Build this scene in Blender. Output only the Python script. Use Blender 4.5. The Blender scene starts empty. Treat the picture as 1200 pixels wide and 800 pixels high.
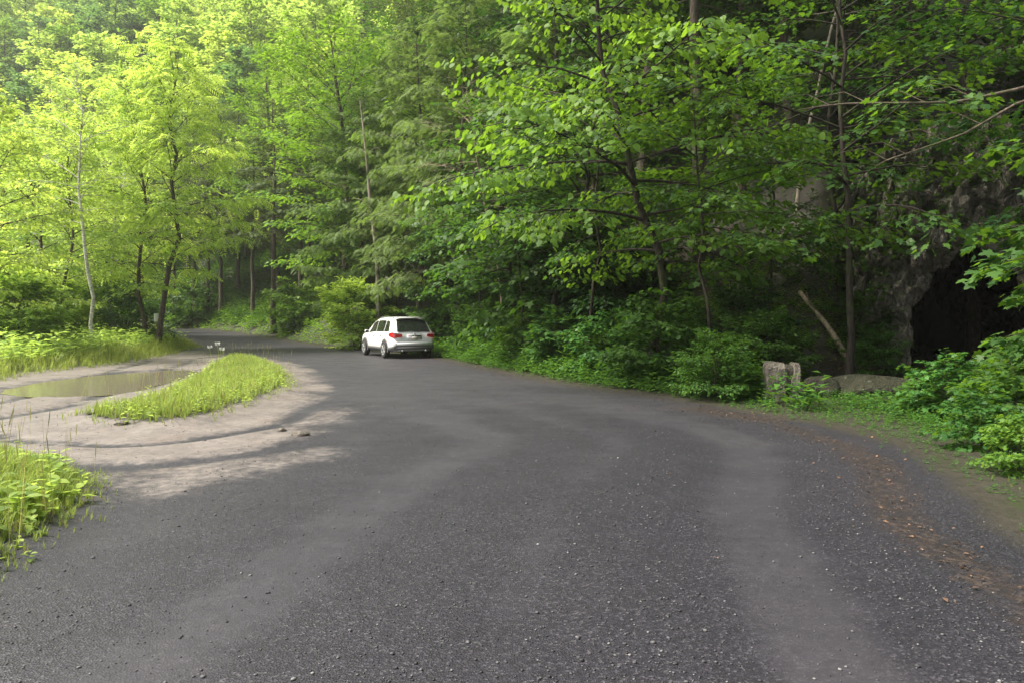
import bpy, math
import numpy as np
from mathutils import Vector, Matrix, noise as mnoise

R0 = np.random.default_rng(11)
SC = bpy.context.scene
COL = SC.collection
CAM_H = 1.62
F = 800.0          # focal length in photo pixels (24 mm on 36 mm, 1200 px wide)
HY = 375.0         # horizon row in the photo


def at(px, py, Y):
    return ((px - 600) / F * Y, Y, CAM_H + (HY - py) / F * Y)


# ------------------------------------------------------------------ mesh helpers
class MB:
    def __init__(self):
        self.V = []; self.n = 0; self.F = {}

    def add(self, V, Fs, mi=0):
        V = np.asarray(V, dtype=np.float64).reshape(-1, 3)
        Fs = np.asarray(Fs, dtype=np.int64)
        self.F.setdefault(Fs.shape[1], []).append((Fs + self.n, mi))
        self.V.append(V); self.n += len(V)

    def addm(self, V, groups):
        """verts with several face arrays"""
        V = np.asarray(V, dtype=np.float64).reshape(-1, 3)
        for Fs, mi in groups:
            Fs = np.asarray(Fs, dtype=np.int64)
            self.F.setdefault(Fs.shape[1], []).append((Fs + self.n, mi))
        self.V.append(V); self.n += len(V)

    def mesh(self, name, mats, smooth=False):
        V = np.concatenate(self.V) if self.V else np.zeros((0, 3))
        loops = []; starts = []; mis = []; off = 0
        for k, lst in self.F.items():
            for Fs, mi in lst:
                loops.append(Fs.ravel())
                starts.append(off + np.arange(len(Fs)) * k)
                mis.append(np.full(len(Fs), mi))
                off += Fs.size
        me = bpy.data.meshes.new(name)
        loops = np.concatenate(loops).astype(np.int32); starts = np.concatenate(starts).astype(np.int32)
        mis = np.concatenate(mis).astype(np.int32)
        me.vertices.add(len(V)); me.vertices.foreach_set('co', V.astype(np.float32).ravel())
        me.loops.add(len(loops)); me.loops.foreach_set('vertex_index', loops)
        me.polygons.add(len(starts)); me.polygons.foreach_set('loop_start', starts)
        for m in (mats if isinstance(mats, (list, tuple)) else [mats]):
            me.materials.append(m)
        me.polygons.foreach_set('material_index', mis)
        if smooth:
            me.polygons.foreach_set('use_smooth', np.ones(len(starts), dtype=bool))
        me.update(calc_edges=True)
        return me


def link(name, me, parent=None):
    o = bpy.data.objects.new(name, me); COL.objects.link(o)
    if parent is not None:
        o.parent = parent
    return o


def thing(name, label, cat, loc=(0, 0, 0), rotz=0.0, group=None, scale=1.0):
    o = bpy.data.objects.new(name, None); COL.objects.link(o)
    o.empty_display_size = 0.3
    o.location = loc; o.rotation_euler = (0, 0, rotz); o.scale = (scale,) * 3
    o['label'] = label; o['category'] = cat
    if group:
        o['group'] = group
    return o


def tag(o, label, cat, group=None):
    o['label'] = label; o['category'] = cat
    if group:
        o['group'] = group
    return o


def kind(o, k):
    o['kind'] = k
    return o


def tube(B, pts, rad, n=6, mi=0, cap=False):
    pts = np.asarray(pts, float); rad = np.asarray(rad, float)
    k = len(pts)
    T = np.gradient(pts, axis=0); T /= np.linalg.norm(T, axis=1, keepdims=True) + 1e-9
    ref = np.array([0.31, 0.95, 0.07]) if abs(T[0, 2]) > 0.6 else np.array([0.05, 0.02, 1.0])
    U = np.cross(T, ref); U /= np.linalg.norm(U, axis=1, keepdims=True) + 1e-9
    W = np.cross(T, U)
    a = np.arange(n) / n * 2 * np.pi
    V = pts[:, None, :] + rad[:, None, None] * (np.cos(a)[None, :, None] * U[:, None, :] + np.sin(a)[None, :, None] * W[:, None, :])
    i = np.arange(k - 1)[:, None] * n; j = np.arange(n)[None, :]; j2 = (j + 1) % n
    Fq = np.stack([i + j, i + j2, i + n + j2, i + n + j], -1).reshape(-1, 4)
    V = V.reshape(-1, 3)
    if cap:
        V = np.concatenate([V, pts[:1], pts[-1:]])
        c0, c1 = k * n, k * n + 1
        jj = np.arange(n); jn = (jj + 1) % n
        Ft = np.concatenate([np.stack([jn, jj, np.full(n, c0)], -1),
                             np.stack([(k - 1) * n + jj, (k - 1) * n + jn, np.full(n, c1)], -1)])
        B.addm(V, [(Fq, mi), (Ft, mi)])
    else:
        B.add(V, Fq, mi)


def inst(B, tmpl, P, D, Up, S, mi=0, rng=R0):
    """stamp a leaf template (verts with y forward, z normal) at P, pointing D, face up Up, size S"""
    TV, TF = tmpl
    P = np.asarray(P, float); D = np.asarray(D, float); Up = np.asarray(Up, float)
    D = D / (np.linalg.norm(D, axis=1, keepdims=True) + 1e-9)
    Zn = Up - (Up * D).sum(1, keepdims=True) * D
    Zn /= np.linalg.norm(Zn, axis=1, keepdims=True) + 1e-9
    Xn = np.cross(D, Zn)
    S = np.asarray(S, float).reshape(-1, 1, 1) if np.ndim(S) else np.full((len(P), 1, 1), S)
    V = P[:, None, :] + S * (TV[None, :, 0:1] * Xn[:, None, :] + TV[None, :, 1:2] * D[:, None, :] + TV[None, :, 2:3] * Zn[:, None, :])
    off = (np.arange(len(P)) * len(TV))[:, None, None]
    for fi in (TF if isinstance(TF, list) else [TF]):
        pass
    groups = [((np.asarray(f)[None, :, :] + off).reshape(-1, np.asarray(f).shape[1]), mi) for f in (TF if isinstance(TF, list) else [TF])]
    B.addm(V.reshape(-1, 3), groups)


# leaf templates -------------------------------------------------------------
def t_oval(w=0.55):
    V = np.array([(0, 0, 0), (w * .5, .42, .07), (0, 1, -.12), (-w * .5, .42, .07)], float)
    return V, np.array([(0, 1, 2, 3)])


def t_oval6(w=0.6):
    V = np.array([(0, 0, 0), (w * .42, .25, .06), (w * .45, .6, .02), (0, 1, -.18), (-w * .45, .6, .02), (-w * .42, .25, .06), (0, .45, -.03)], float)
    return V, np.array([(0, 1, 2, 6), (6, 2, 3, 3), (0, 6, 4, 5)])[[0, 2]], np.array([(6, 2, 3), (6, 3, 4)])


def fan(outline, c, droop=.16):
    o = np.array(outline, float); V = np.zeros((len(o) + 1, 3)); V[:-1, :2] = o; V[-1, :2] = c
    V[:, 2] = -droop * (np.abs(V[:, 0]) ** 1.2) - droop * .9 * np.clip(V[:, 1], 0, 2) ** 2
    V[-1, 2] -= .02
    n = len(o); j = np.arange(n)
    return V, np.stack([j, (j + 1) % n, np.full(n, n)], -1)


def mirror(h):
    return h + [(-x, y) for x, y in reversed(h[1:-1])]


MAPLE = fan(mirror([(0, .02), (.2, -.08), (.44, .06), (.3, .24), (.56, .5), (.36, .5), (.2, .58), (.16, .8), (0, 1.0)]), (0, .32))
HEART = fan(mirror([(0, .06), (.2, -.05), (.42, .14), (.44, .42), (.26, .74), (0, 1.0)]), (0, .4))
OVAL = t_oval(.55)
WIDE = t_oval(.75)
v6, q6, tr6 = t_oval6(.62)
OVAL6 = (v6, [q6, tr6])


def t_pinnate(n=6, droop=.22):
    V = []; Fq = []
    for i in range(n):
        y = .12 + .8 * i / (n - 1); z = -droop * y * y
        ln = .30 * (1 - .35 * abs(i / (n - 1) - .4))
        for s in (-1, 1):
            b = len(V)
            dx, dy = s * ln, ln * .45
            V += [(0, y, z), (dx * .5 - s * .0, y + dy * .5 - .055, z - .02), (dx, y + dy, z - .10), (dx * .5, y + dy * .5 + .055, z - .01)]
            Fq.append((b, b + 1, b + 2, b + 3))
    b = len(V); V += [(0, .9, -droop * .8), (.05, 1.0, -droop), (0, 1.2, -droop * 1.5), (-.05, 1.0, -droop)]; Fq.append((b, b + 1, b + 2, b + 3))
    return np.array(V, float), np.array(Fq)


def t_spray(n=6, droop=.3, wid=.05):
    V = []; Fq = []
    def strip(p, q, w):
        b = len(V); p = np.array(p, float); q = np.array(q, float); d = (q - p)[:2]; nrm = np.array([-d[1], d[0], 0]) / (np.hypot(*d) + 1e-9) * w
        m = (p + q) / 2
        V.extend([p, m + nrm, q, m - nrm]); Fq.append((b, b + 1, b + 2, b + 3))
    strip((0, 0, 0), (0, 1, -droop), wid)
    for i in range(n):
        y = .1 + .75 * i / (n - 1); z = -droop * y * y; ln = .42 * (1 - .6 * i / n)
        for s in (-1, 1):
            strip((0, y, z), (s * ln * .75, y + ln * .75, z - .10), wid)
    return np.array(V, float), np.array(Fq)


PINN = t_pinnate()
SPRAY = t_spray()


def weed_template(rng, n=9, spread=.45, leaf=OVAL, ls=.34):
    B = MB()
    k = np.arange(n); t = (k + .5) / n
    az = k * 2.4 + rng.uniform(0, 1, n)
    P = np.stack([.05 * np.cos(az), .05 * np.sin(az), .15 + .8 * t], -1)
    D = np.stack([np.cos(az), np.sin(az), rng.uniform(-.2, .7, n)], -1)
    U = np.stack([-.4 * np.cos(az), -.4 * np.sin(az), np.ones(n)], -1) + rng.normal(0, .2, (n, 3))
    inst(B, leaf, P, D, U, ls * (1.25 - .6 * t) * rng.uniform(.8, 1.2, n))
    V = np.concatenate(B.V)
    ks = sorted(B.F)
    # stem
    Fs = [np.concatenate([f for f, _ in B.F[k]]) for k in ks]
    b = len(V)
    V = np.concatenate([V, [(.012, 0, 0), (-.012, 0, 0), (0, .01, .95)]])
    Fs.append(np.array([(b, b + 1, b + 2)]))
    return (V[:, [0, 1, 2]], Fs)


def grass_template(rng, n=8, spread=.09):
    V = []; Q = []; T = []
    for i in range(n):
        a = rng.uniform(0, 6.28); r = rng.uniform(0, spread); x, y = r * math.cos(a), r * math.sin(a)
        b = rng.uniform(0, 6.28); bend = rng.uniform(.05, .75); h = rng.uniform(.35, 1.0); w = rng.uniform(.009, .018)
        dx, dy = math.cos(b), math.sin(b); nx, ny = -dy * w, dx * w
        s = len(V)
        V += [(x - nx, y - ny, -.05), (x + nx, y + ny, -.05), (x + nx * .8 + dx * bend * .25, y + ny * .8 + dy * bend * .25, h * .55),
              (x - nx * .8 + dx * bend * .25, y - ny * .8 + dy * bend * .25, h * .55), (x + dx * bend * .8, y + dy * bend * .8, h * (1 - .3 * bend))]
        Q.append((s, s + 1, s + 2, s + 3)); T.append((s + 3, s + 2, s + 4))
    return np.array(V, float), [np.array(Q), np.array(T)]


def stamp_up(B, tmpls, P, S, rng, mi=0, lean=.15):
    """upright templates (z up) at points P with random yaw, scale S"""
    P = np.asarray(P, float); n = len(P); S = np.asarray(S, float)
    which = rng.integers(0, len(tmpls), n)
    for k, (TV, TF) in enumerate(tmpls):
        m = which == k
        if not m.any():
            continue
        p = P[m]; s = S[m]; q = len(p)
        a = rng.uniform(0, 2 * np.pi, q); c, sn = np.cos(a), np.sin(a)
        lx, ly = rng.normal(0, lean, q), rng.normal(0, lean, q)
        x = TV[None, :, 0] * c[:, None] - TV[None, :, 1] * sn[:, None] + lx[:, None] * TV[None, :, 2]
        y = TV[None, :, 0] * sn[:, None] + TV[None, :, 1] * c[:, None] + ly[:, None] * TV[None, :, 2]
        z = np.broadcast_to(TV[None, :, 2], x.shape)
        V = p[:, None, :] + s[:, None, None] * np.stack([x, y, z], -1)
        off = (np.arange(q) * len(TV))[:, None, None]
        B.addm(V.reshape(-1, 3), [((f[None] + off).reshape(-1, f.shape[1]), mi) for f in TF])


# ------------------------------------------------------------------ materials
def newmat(name):
    m = bpy.data.materials.new(name); m.use_nodes = True
    nt = m.node_tree; nt.nodes.clear()
    out = nt.nodes.new('ShaderNodeOutputMaterial')
    return m, nt, out


class NT:
    def __init__(self, nt):
        self.nt = nt

    def n(self, typ, ins=None, **props):
        nd = self.nt.nodes.new(typ)
        for k, v in props.items():
            setattr(nd, k, v)
        for k, v in (ins or {}).items():
            self.set(nd.inputs[k], v)
        return nd

    def set(self, sock, v):
        if isinstance(v, bpy.types.NodeSocket):
            self.nt.links.new(v, sock)
        elif isinstance(v, (tuple, list)) and len(v) == 3 and sock.type == 'RGBA':
            sock.default_value = (*v, 1)
        else:
            sock.default_value = v

    def mix(self, fac, a, b, mode='MIX'):
        nd = self.nt.nodes.new('ShaderNodeMix'); nd.data_type = 'RGBA'; nd.blend_type = mode
        self.set(nd.inputs[0], fac); self.set(nd.inputs[6], a); self.set(nd.inputs[7], b)
        return nd.outputs[2]

    def math(self, op, a, b=0.0, c=0.0, clamp=False):
        nd = self.nt.nodes.new('ShaderNodeMath'); nd.operation = op; nd.use_clamp = clamp
        self.set(nd.inputs[0], a); self.set(nd.inputs[1], b); self.set(nd.inputs[2], c)
        return nd.outputs[0]

    def ramp(self, fac, stops):
        nd = self.nt.nodes.new('ShaderNodeValToRGB'); self.set(nd.inputs[0], fac)
        el = nd.color_ramp.elements
        while len(el) < len(stops):
            el.new(.5)
        for e, (p, c) in zip(el, stops):
            e.position = p; e.color = (*c, 1) if len(c) == 3 else c
        return nd.outputs[0]

    def smooth(self, x, a, b):
        nd = self.nt.nodes.new('ShaderNodeMapRange'); nd.interpolation_type = 'SMOOTHSTEP'
        self.set(nd.inputs[0], x); nd.inputs[1].default_value = a; nd.inputs[2].default_value = b
        return nd.outputs[0]

    def noise(self, vec, scale, detail=4, rough=.55, dim='3D'):
        nd = self.nt.nodes.new('ShaderNodeTexNoise'); self.set(nd.inputs['Vector'], vec)
        nd.inputs['Scale'].default_value = scale; nd.inputs['Detail'].default_value = detail; nd.inputs['Roughness'].default_value = rough
        return nd.outputs[0]


def leaf_mat(name, col, trans=None, tf=.42, var=.4, gloss=.52, spec=.26):
    m, nt, out = newmat(name); g = NT(nt)
    col = np.array(col)
    if trans is None:
        trans = np.array([col[0] * 1.25 + .01, col[1] * 1.2 + .01, col[2] * .6])
    geo = g.n('ShaderNodeNewGeometry'); oi = g.n('ShaderNodeObjectInfo')
    r = geo.outputs['Random Per Island']
    pn = g.noise(geo.outputs['Position'], .45, 2)
    v = g.math('ADD', g.math('MULTIPLY', r, .55), g.math('MULTIPLY', pn, .45))
    lo = tuple(col * (1 - var) * np.array([.85, 1, 1])); hi = tuple(col * (1 + var) * np.array([1.18, 1.04, .9]))
    c1 = g.ramp(v, [(.15, lo), (.5, tuple(col)), (.85, hi)])
    orv = g.math('MULTIPLY_ADD', oi.outputs['Random'], .3, .85)
    hsv = g.n('ShaderNodeHueSaturation', {'Color': c1, 'Value': orv, 'Hue': g.math('MULTIPLY_ADD', oi.outputs['Random'], .03, .487)})
    cc = hsv.outputs[0]
    tl = tuple(np.array(trans) * (1 - var * .7)); th = tuple(np.array(trans) * (1 + var * .7))
    c2 = g.ramp(v, [(.15, tl), (.85, th)])
    p = g.n('ShaderNodeBsdfPrincipled', {'Base Color': cc, 'Roughness': gloss})
    p.inputs['Specular IOR Level'].default_value = spec
    t = g.n('ShaderNodeBsdfTranslucent', {'Color': c2})
    mx = g.n('ShaderNodeMixShader', {0: tf, 1: p.outputs[0], 2: t.outputs[0]})
    nt.links.new(mx.outputs[0], out.inputs[0])
    return m


def bark_mat(name, c1, c2, scale=6, birch=False):
    m, nt, out = newmat(name); g = NT(nt)
    tc = g.n('ShaderNodeTexCoord'); mp = g.n('ShaderNodeMapping', {'Vector': tc.outputs['Object']})
    mp.inputs['Scale'].default_value = (1, 1, 3.0) if birch else (1, 1, .22)
    n1 = g.noise(mp.outputs[0], scale * 3, 5, .6); n2 = g.noise(tc.outputs['Object'], 1.3, 3)
    col = g.ramp(n1, [(.35, c1), (.62, c2)])
    if birch:
        col = g.ramp(n1, [(.36, (.03, .025, .02)), (.43, c1), (.7, c2)])
    col = g.mix(g.smooth(n2, .5, .72), col, (.06, .075, .03) if not birch else (.2, .17, .13))
    bp = g.n('ShaderNodeBump', {'Height': n1, 'Strength': .7, 'Distance': .03})
    p = g.n('ShaderNodeBsdfPrincipled', {'Base Color': col, 'Roughness': .9, 'Normal': bp.outputs[0]})
    p.inputs['Specular IOR Level'].default_value = .2
    nt.links.new(p.outputs[0], out.inputs[0])
    return m


def plain(name, col, rough=.5, metal=0.0, spec=.5, coat=0.0, noise=.0, nscale=8, emit=None):
    m, nt, out = newmat(name); g = NT(nt)
    c = col
    if noise:
        tc = g.n('ShaderNodeTexCoord')
        f = g.noise(tc.outputs['Object'], nscale, 5, .6)
        c = g.ramp(f, [(.3, tuple(np.array(col) * (1 - noise))), (.7, tuple(np.array(col) * (1 + noise * .6)))])
    p = g.n('ShaderNodeBsdfPrincipled', {'Base Color': c, 'Roughness': rough, 'Metallic': metal})
    p.inputs['Specular IOR Level'].default_value = spec
    p.inputs['Coat Weight'].default_value = coat
    nt.links.new(p.outputs[0], out.inputs[0])
    return m


def rock_mat(name, c1, c2, moss=.5, scale=1.0, crack=.25):
    m, nt, out = newmat(name); g = NT(nt)
    tc = g.n('ShaderNodeTexCoord'); geo = g.n('ShaderNodeNewGeometry')
    mp = g.n('ShaderNodeMapping', {'Vector': tc.outputs['Object']}); mp.inputs['Scale'].default_value = (1.4, 1.4, .7)
    mp.inputs['Rotation'].default_value = (.3, .5, .2)
    n1 = g.noise(mp.outputs[0], 2.2 * scale, 8, .65); n2 = g.noise(tc.outputs['Object'], 14 * scale, 6, .6)
    vo = g.n('ShaderNodeTexVoronoi', {'Vector': mp.outputs[0], 'Scale': 3.0 * scale}, feature='DISTANCE_TO_EDGE')
    col = g.ramp(n1, [(.3, tuple(np.array(c1) * .45)), (.5, c1), (.68, c2)])
    col = g.mix(g.math('MULTIPLY', n2, .55), col, tuple(np.array(c2) * .6))
    lich = g.smooth(g.noise(tc.outputs['Object'], 5 * scale, 5, .7), .60, .68)
    col = g.mix(g.math('MULTIPLY', lich, .7), col, (.27, .28, .24))
    sep = g.n('ShaderNodeSeparateXYZ', {'Vector': geo.outputs['Normal']})
    up = g.smooth(g.math('ADD', sep.outputs[2], g.math('MULTIPLY_ADD', n1, 1.2, -.6)), .15, .6)
    col = g.mix(g.math('MULTIPLY', up, moss), col, (.035, .055, .012))
    h = g.math('ADD', g.math('MULTIPLY', n1, 1.0), g.math('MULTIPLY', n2, .25))
    h = g.math('ADD', h, g.math('MULTIPLY', g.smooth(vo.outputs[0], 0, .08), crack))
    bp = g.n('ShaderNodeBump', {'Height': h, 'Strength': 1.0, 'Distance': .22})
    p = g.n('ShaderNodeBsdfPrincipled', {'Base Color': col, 'Roughness': .85, 'Normal': bp.outputs[0]})
    p.inputs['Specular IOR Level'].default_value = .3
    nt.links.new(p.outputs[0], out.inputs[0])
    return m


L = {
    'yellow': leaf_mat('leaf_yellow_green', (.36, .48, .10), (.56, .71, .11), tf=.56),
    'spring': leaf_mat('leaf_spring_green', (.29, .41, .10), (.46, .62, .10), tf=.54),
    'bright': leaf_mat('leaf_bright_green', (.11, .21, .032), (.22, .38, .025), tf=.48),
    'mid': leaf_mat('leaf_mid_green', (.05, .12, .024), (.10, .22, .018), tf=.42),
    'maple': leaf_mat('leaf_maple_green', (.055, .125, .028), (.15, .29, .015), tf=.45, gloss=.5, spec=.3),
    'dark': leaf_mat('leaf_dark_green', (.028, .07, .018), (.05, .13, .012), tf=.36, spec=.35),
    'olive': leaf_mat('leaf_olive', (.13, .20, .06), (.21, .32, .06), tf=.42, spec=.2),
    'bluegreen': leaf_mat('leaf_blue_green', (.11, .21, .07), (.2, .36, .07), tf=.45),
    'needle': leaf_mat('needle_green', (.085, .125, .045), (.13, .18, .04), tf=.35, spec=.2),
    'grass': leaf_mat('grass_blade', (.27, .36, .085), (.38, .47, .08), tf=.42, var=.5, spec=.25),
    'straw': leaf_mat('grass_straw', (.33, .30, .12), (.3, .28, .1), tf=.3, var=.4, spec=.2),
    'cover': leaf_mat('cover_leaf', (.062, .145, .028), (.12, .25, .02), tf=.4, var=.45, spec=.35),
    'litter': leaf_mat('fallen_leaf', (.125, .08, .052), (.06, .035, .02), tf=.08, var=.7, spec=.15),
}
BARK = bark_mat('bark_brown', (.04, .032, .025), (.13, .105, .08))
BARKD = bark_mat('bark_dark', (.018, .015, .012), (.06, .05, .04))
BARKP = bark_mat('bark_pale', (.22, .18, .14), (.42, .36, .29))
BIRCH = bark_mat('bark_birch', (.55, .52, .47), (.78, .75, .7), 2.5, True)
DEADW = bark_mat('dead_wood', (.16, .12, .085), (.36, .29, .21))
ROCK = rock_mat('cliff_rock', (.19, .17, .14), (.38, .34, .28), .6, .9)
STONE = rock_mat('boulder_stone', (.17, .145, .12), (.33, .29, .25), .15, 1.6, 0.0)
DSTONE = rock_mat('dark_stone', (.055, .045, .038), (.11, .092, .078), .35, 1.6, 0.0)

# ------------------------------------------------------------------ terrain functions
EDGE = np.array([(3.2, -60), (3.4, 0), (3.6, 3), (3.95, 5.2), (4.6, 6.7), (5.2, 8.8), (4.95, 10.8), (4.1, 12.6), (3.2, 14.6), (2.05, 16.4),
                 (.48, 19.4), (-1.1, 23.6), (-2.7, 28.0), (-5.5, 33.2), (-8.3, 37.5), (-10.9, 41), (-15.5, 48), (-21, 56), (-28, 64),
                 (-36, 70), (-50, 77), (-80, 86), (-130, 95), (-330, 110)], float)


def polydist(x, y, pts, closed=False):
    best = np.full(x.shape, 1e18); sgn = np.ones(x.shape)
    n = len(pts)
    for i in range(n if closed else n - 1):
        a = pts[i]; b = pts[(i + 1) % n]; d = b - a
        t = np.clip(((x - a[0]) * d[0] + (y - a[1]) * d[1]) / (d @ d), 0, 1)
        dx = x - a[0] - t * d[0]; dy = y - a[1] - t * d[1]
        q = dx * dx + dy * dy
        m = q < best
        best = np.where(m, q, best)
        cr = d[0] * dy - d[1] * dx
        sgn = np.where(m, np.where(cr < 0, 1.0, -1.0), sgn)
    return np.sqrt(best), sgn


def inside(x, y, pts):
    c = np.zeros(x.shape, bool); n = len(pts); j = n - 1
    for i in range(n):
        xi, yi = pts[i]; xj, yj = pts[j]
        if yi != yj:
            c ^= ((yi > y) != (yj > y)) & (x < (xj - xi) * (y - yi) / (yj - yi) + xi)
        j = i
    return c


def pdist(x, y, pts):
    """signed distance to closed polygon, positive inside"""
    d, _ = polydist(x, y, pts, True)
    return np.where(inside(x, y, pts), d, -d)


def sstep(x, a, b):
    t = np.clip((x - a) / (b - a), 0, 1)
    return t * t * (3 - 2 * t)


def edged(x, y):
    d, s = polydist(x, y, EDGE)
    return d * s


_ph = np.random.default_rng(5).uniform(0, 6.28, (40, 2)); _dr = np.random.default_rng(6).uniform(0, 6.28, 40)


def wav(x, y, f, k0=0, n=6):
    r = 0
    for i in range(n):
        a = _dr[k0 + i]; ff = f * (0.7 + .22 * i)
        r = r + np.sin((x * math.cos(a) + y * math.sin(a)) * ff + _ph[k0 + i, 0])
    return r / n


VERGE = np.array([(-12.6, 15.8), (-13.4, 18), (-14.2, 21), (-14.2, 24.5), (-15.2, 30), (-17.0, 36), (-18.3, 40.5), (-20.5, 44), (-24.5, 50), (-31, 57.5), (-40, 63.5),
                  (-60, 71), (-100, 79), (-330, 92), (-330, 4), (-40, 9), (-16, 14)], float)
NEARV = np.array([(-2.7, 2.6), (-2.95, 3.6), (-2.95, 4.2), (-3.2, 5.2), (-3.35, 6.0), (-3.9, 7.0), (-4.8, 7.7), (-5.7, 8.3), (-7.2, 9.0), (-12, 9.2), (-30, 8.5), (-30, -20), (-3.2, -20), (-2.6, 0)], float)
ISLE = np.array([(-7.7, 10.9), (-6.6, 10.15), (-5.1, 9.8), (-4.45, 10.8), (-4.45, 13), (-4.65, 15.6), (-5.5, 18.5), (-7.6, 23.5), (-10.2, 28), (-12.3, 30.3),
                 (-12.6, 29.2), (-11.0, 24), (-9.6, 20), (-8.4, 16), (-7.7, 13.4)], float)
PUD = np.array([(-11.6, 15.6), (-10.3, 14.75), (-9.1, 14.9), (-8.8, 16.2), (-9.3, 19), (-9.9, 22), (-11.0, 22.9), (-12.3, 21.6), (-12.6, 18.5), (-12.3, 16.6)], float)
DIRT = np.array([(-3.5, 7.0), (-3.0, 8.2), (-2.9, 9.6), (-3.3, 11.4), (-4.0, 13.4), (-4.6, 16.5), (-7.4, 23.8), (-10.3, 28.6), (-12.3, 31), (-15, 33), (-16.3, 36), (-30, 32), (-40, 20), (-30, 9),
                 (-8, 8.2), (-5, 7.5)], float)
CAVE_C = np.array([11.55, 17.6]); CAVE_A = math.radians(28)   # mouth faces the road
CN = np.array([-math.sin(CAVE_A), -math.cos(CAVE_A)])         # outward normal of the rock face
CT = np.array([math.cos(CAVE_A), -math.sin(CAVE_A)])          # along the face to the right


def zg(x, y):
    x = np.asarray(x, float); y = np.asarray(y, float)
    d = edged(x, y)
    g = np.exp(-(((x - 10.3) ** 2 + (y - 13.2) ** 2) / (2 * 3.6 ** 2)))
    d0 = 1.0 + 8.2 * g
    e = np.maximum(d - d0, 0)
    s = e * e / (e + 2.0) * .85                    # eases into the hillside
    s = np.where(s > 60, 60 + (s - 60) * .8, s)
    s = np.where(s > 110, 110 + (s - 110) * .3, s)
    rough = wav(x, y, .55, 0) * .35 + wav(x, y, 1.7, 8) * .12 + wav(x, y, .12, 16) * 2.5 * sstep(e, 8, 40)
    z = s + rough * sstep(e, .3, 6)
    z = z + .34 * sstep(d, .3, 6) * g
    rise = .85 * sstep(np.hypot(x, y), 42, 85)
    z = z + rise
    # slight dish for the puddle and gentle mound under the grass
    pd = pdist(x, y, PUD)
    z = z - .10 * sstep(pd, -.6, .6)
    z = z + .10 * sstep(pdist(x, y, ISLE), -.2, .9) + .12 * sstep(pdist(x, y, NEARV), -.1, 1.2) + .22 * sstep(pdist(x, y, VERGE), -.1, 2.2)
    vl = np.clip(pdist(x, y, VERGE) - 10, 0, None)
    z = z - np.minimum(vl * .12, 2.0) * (y < 60)
    pi = -pdist(x, y, ISLE) + .15 * wav(x, y, 1.3, 6)
    inn = sstep(pdist(x, y, DIRT), -.6, .8)
    z = z - inn * .035 * (np.exp(-((pi - .85) / .2) ** 2) + np.exp(-((pi - 2.35) / .22) ** 2)) + inn * .02 * (np.exp(-((pi - 1.25) / .16) ** 2) + np.exp(-((pi - 1.95) / .16) ** 2))
    z = z + (wav(x, y, 1.1, 24) * .016 + wav(x, y, 2.7, 30) * .006) * (e < .5)
    # dug out for the cave
    qx = (x - CAVE_C[0]) * CT[0] + (y - CAVE_C[1]) * CT[1]
    qn = (x - CAVE_C[0]) * CN[0] + (y - CAVE_C[1]) * CN[1]
    cut = (1 - sstep(np.abs(qx - .1), 2.1, 3.5)) * (1 - sstep(qn, 2.0, 4.5)) * sstep(qn, -15.5, -14.5)
    z = z + cut * np.minimum(.36 + .05 * wav(x, y, 2.2, 3) - z, 0)
    return z


def z1(x, y):
    return float(zg(np.array([x]), np.array([y]))[0])


def zones(x, y):
    d = edged(x, y)
    pp = pdist(x, y, PUD)
    dirt = sstep(pdist(x, y, DIRT) + .6 * wav(x, y, 1.9, 14), -2.2, 1.9) * (1 - .55 * np.exp(-(pp / .5) ** 2))
    lim = .1
    road = sstep(-d, lim - .25, lim + .35)
    verg = np.maximum(np.maximum(pdist(x, y, VERGE), pdist(x, y, NEARV)), pdist(x, y, ISLE))
    veg = sstep(verg, .35, .9)
    road = road * (1 - veg)
    dirt = dirt * road
    # red-brown debris line on the right shoulder, litter on the slope
    shoulder = .62 * np.exp(-((d + .85 + .2 * wav(x, y, 1.2, 11)) / .34) ** 2) * (y < 12.8) + .55 * np.exp(-((d + .35) / .3) ** 2) * (y >= 11)
    slope = sstep(d, 3.0, 6.0) * sstep(wav(x, y, .8, 12), -.25, .3) * (1 - .85 * sstep(d, 9, 18)) * (1 - .5 * (y > 45))
    mouth = np.exp(-(((x - 9.7) / 2.2) ** 2 + ((y - 16.4) / 1.8) ** 2)) * 1.3
    lit = np.clip(np.maximum(np.maximum(shoulder, slope), mouth), 0, 1)
    mud = np.exp(-((d + .25) / .3) ** 2) * (y < 11.5)
    road = road * (1 - .3 * np.clip(mud, 0, 1))
    pi = -pdist(x, y, ISLE) + .15 * wav(x, y, 1.3, 6)
    dirt = dirt * (1 - .75 * np.exp(-((pi - .85) / .22) ** 2) - .75 * np.exp(-((pi - 2.35) / .25) ** 2))
    return np.clip(road, 0, 1), np.clip(dirt, 0, 1), lit


def track(x, y):
    d = -edged(x, y)
    t = 0
    for c, w, a in ((2.1, .36, .9), (3.7, .25, .35), (5.3, .42, .75), (6.9, .35, .35)):
        t = t + a * np.exp(-((d - c + .12 * wav(x, y, .5, 20)) / w) ** 2)
    t = t + .75 * sstep(y, 7, 18)  # also lightens the whole road with distance, apart from the wheel tracks
    return np.clip(t, 0, 1)


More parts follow.
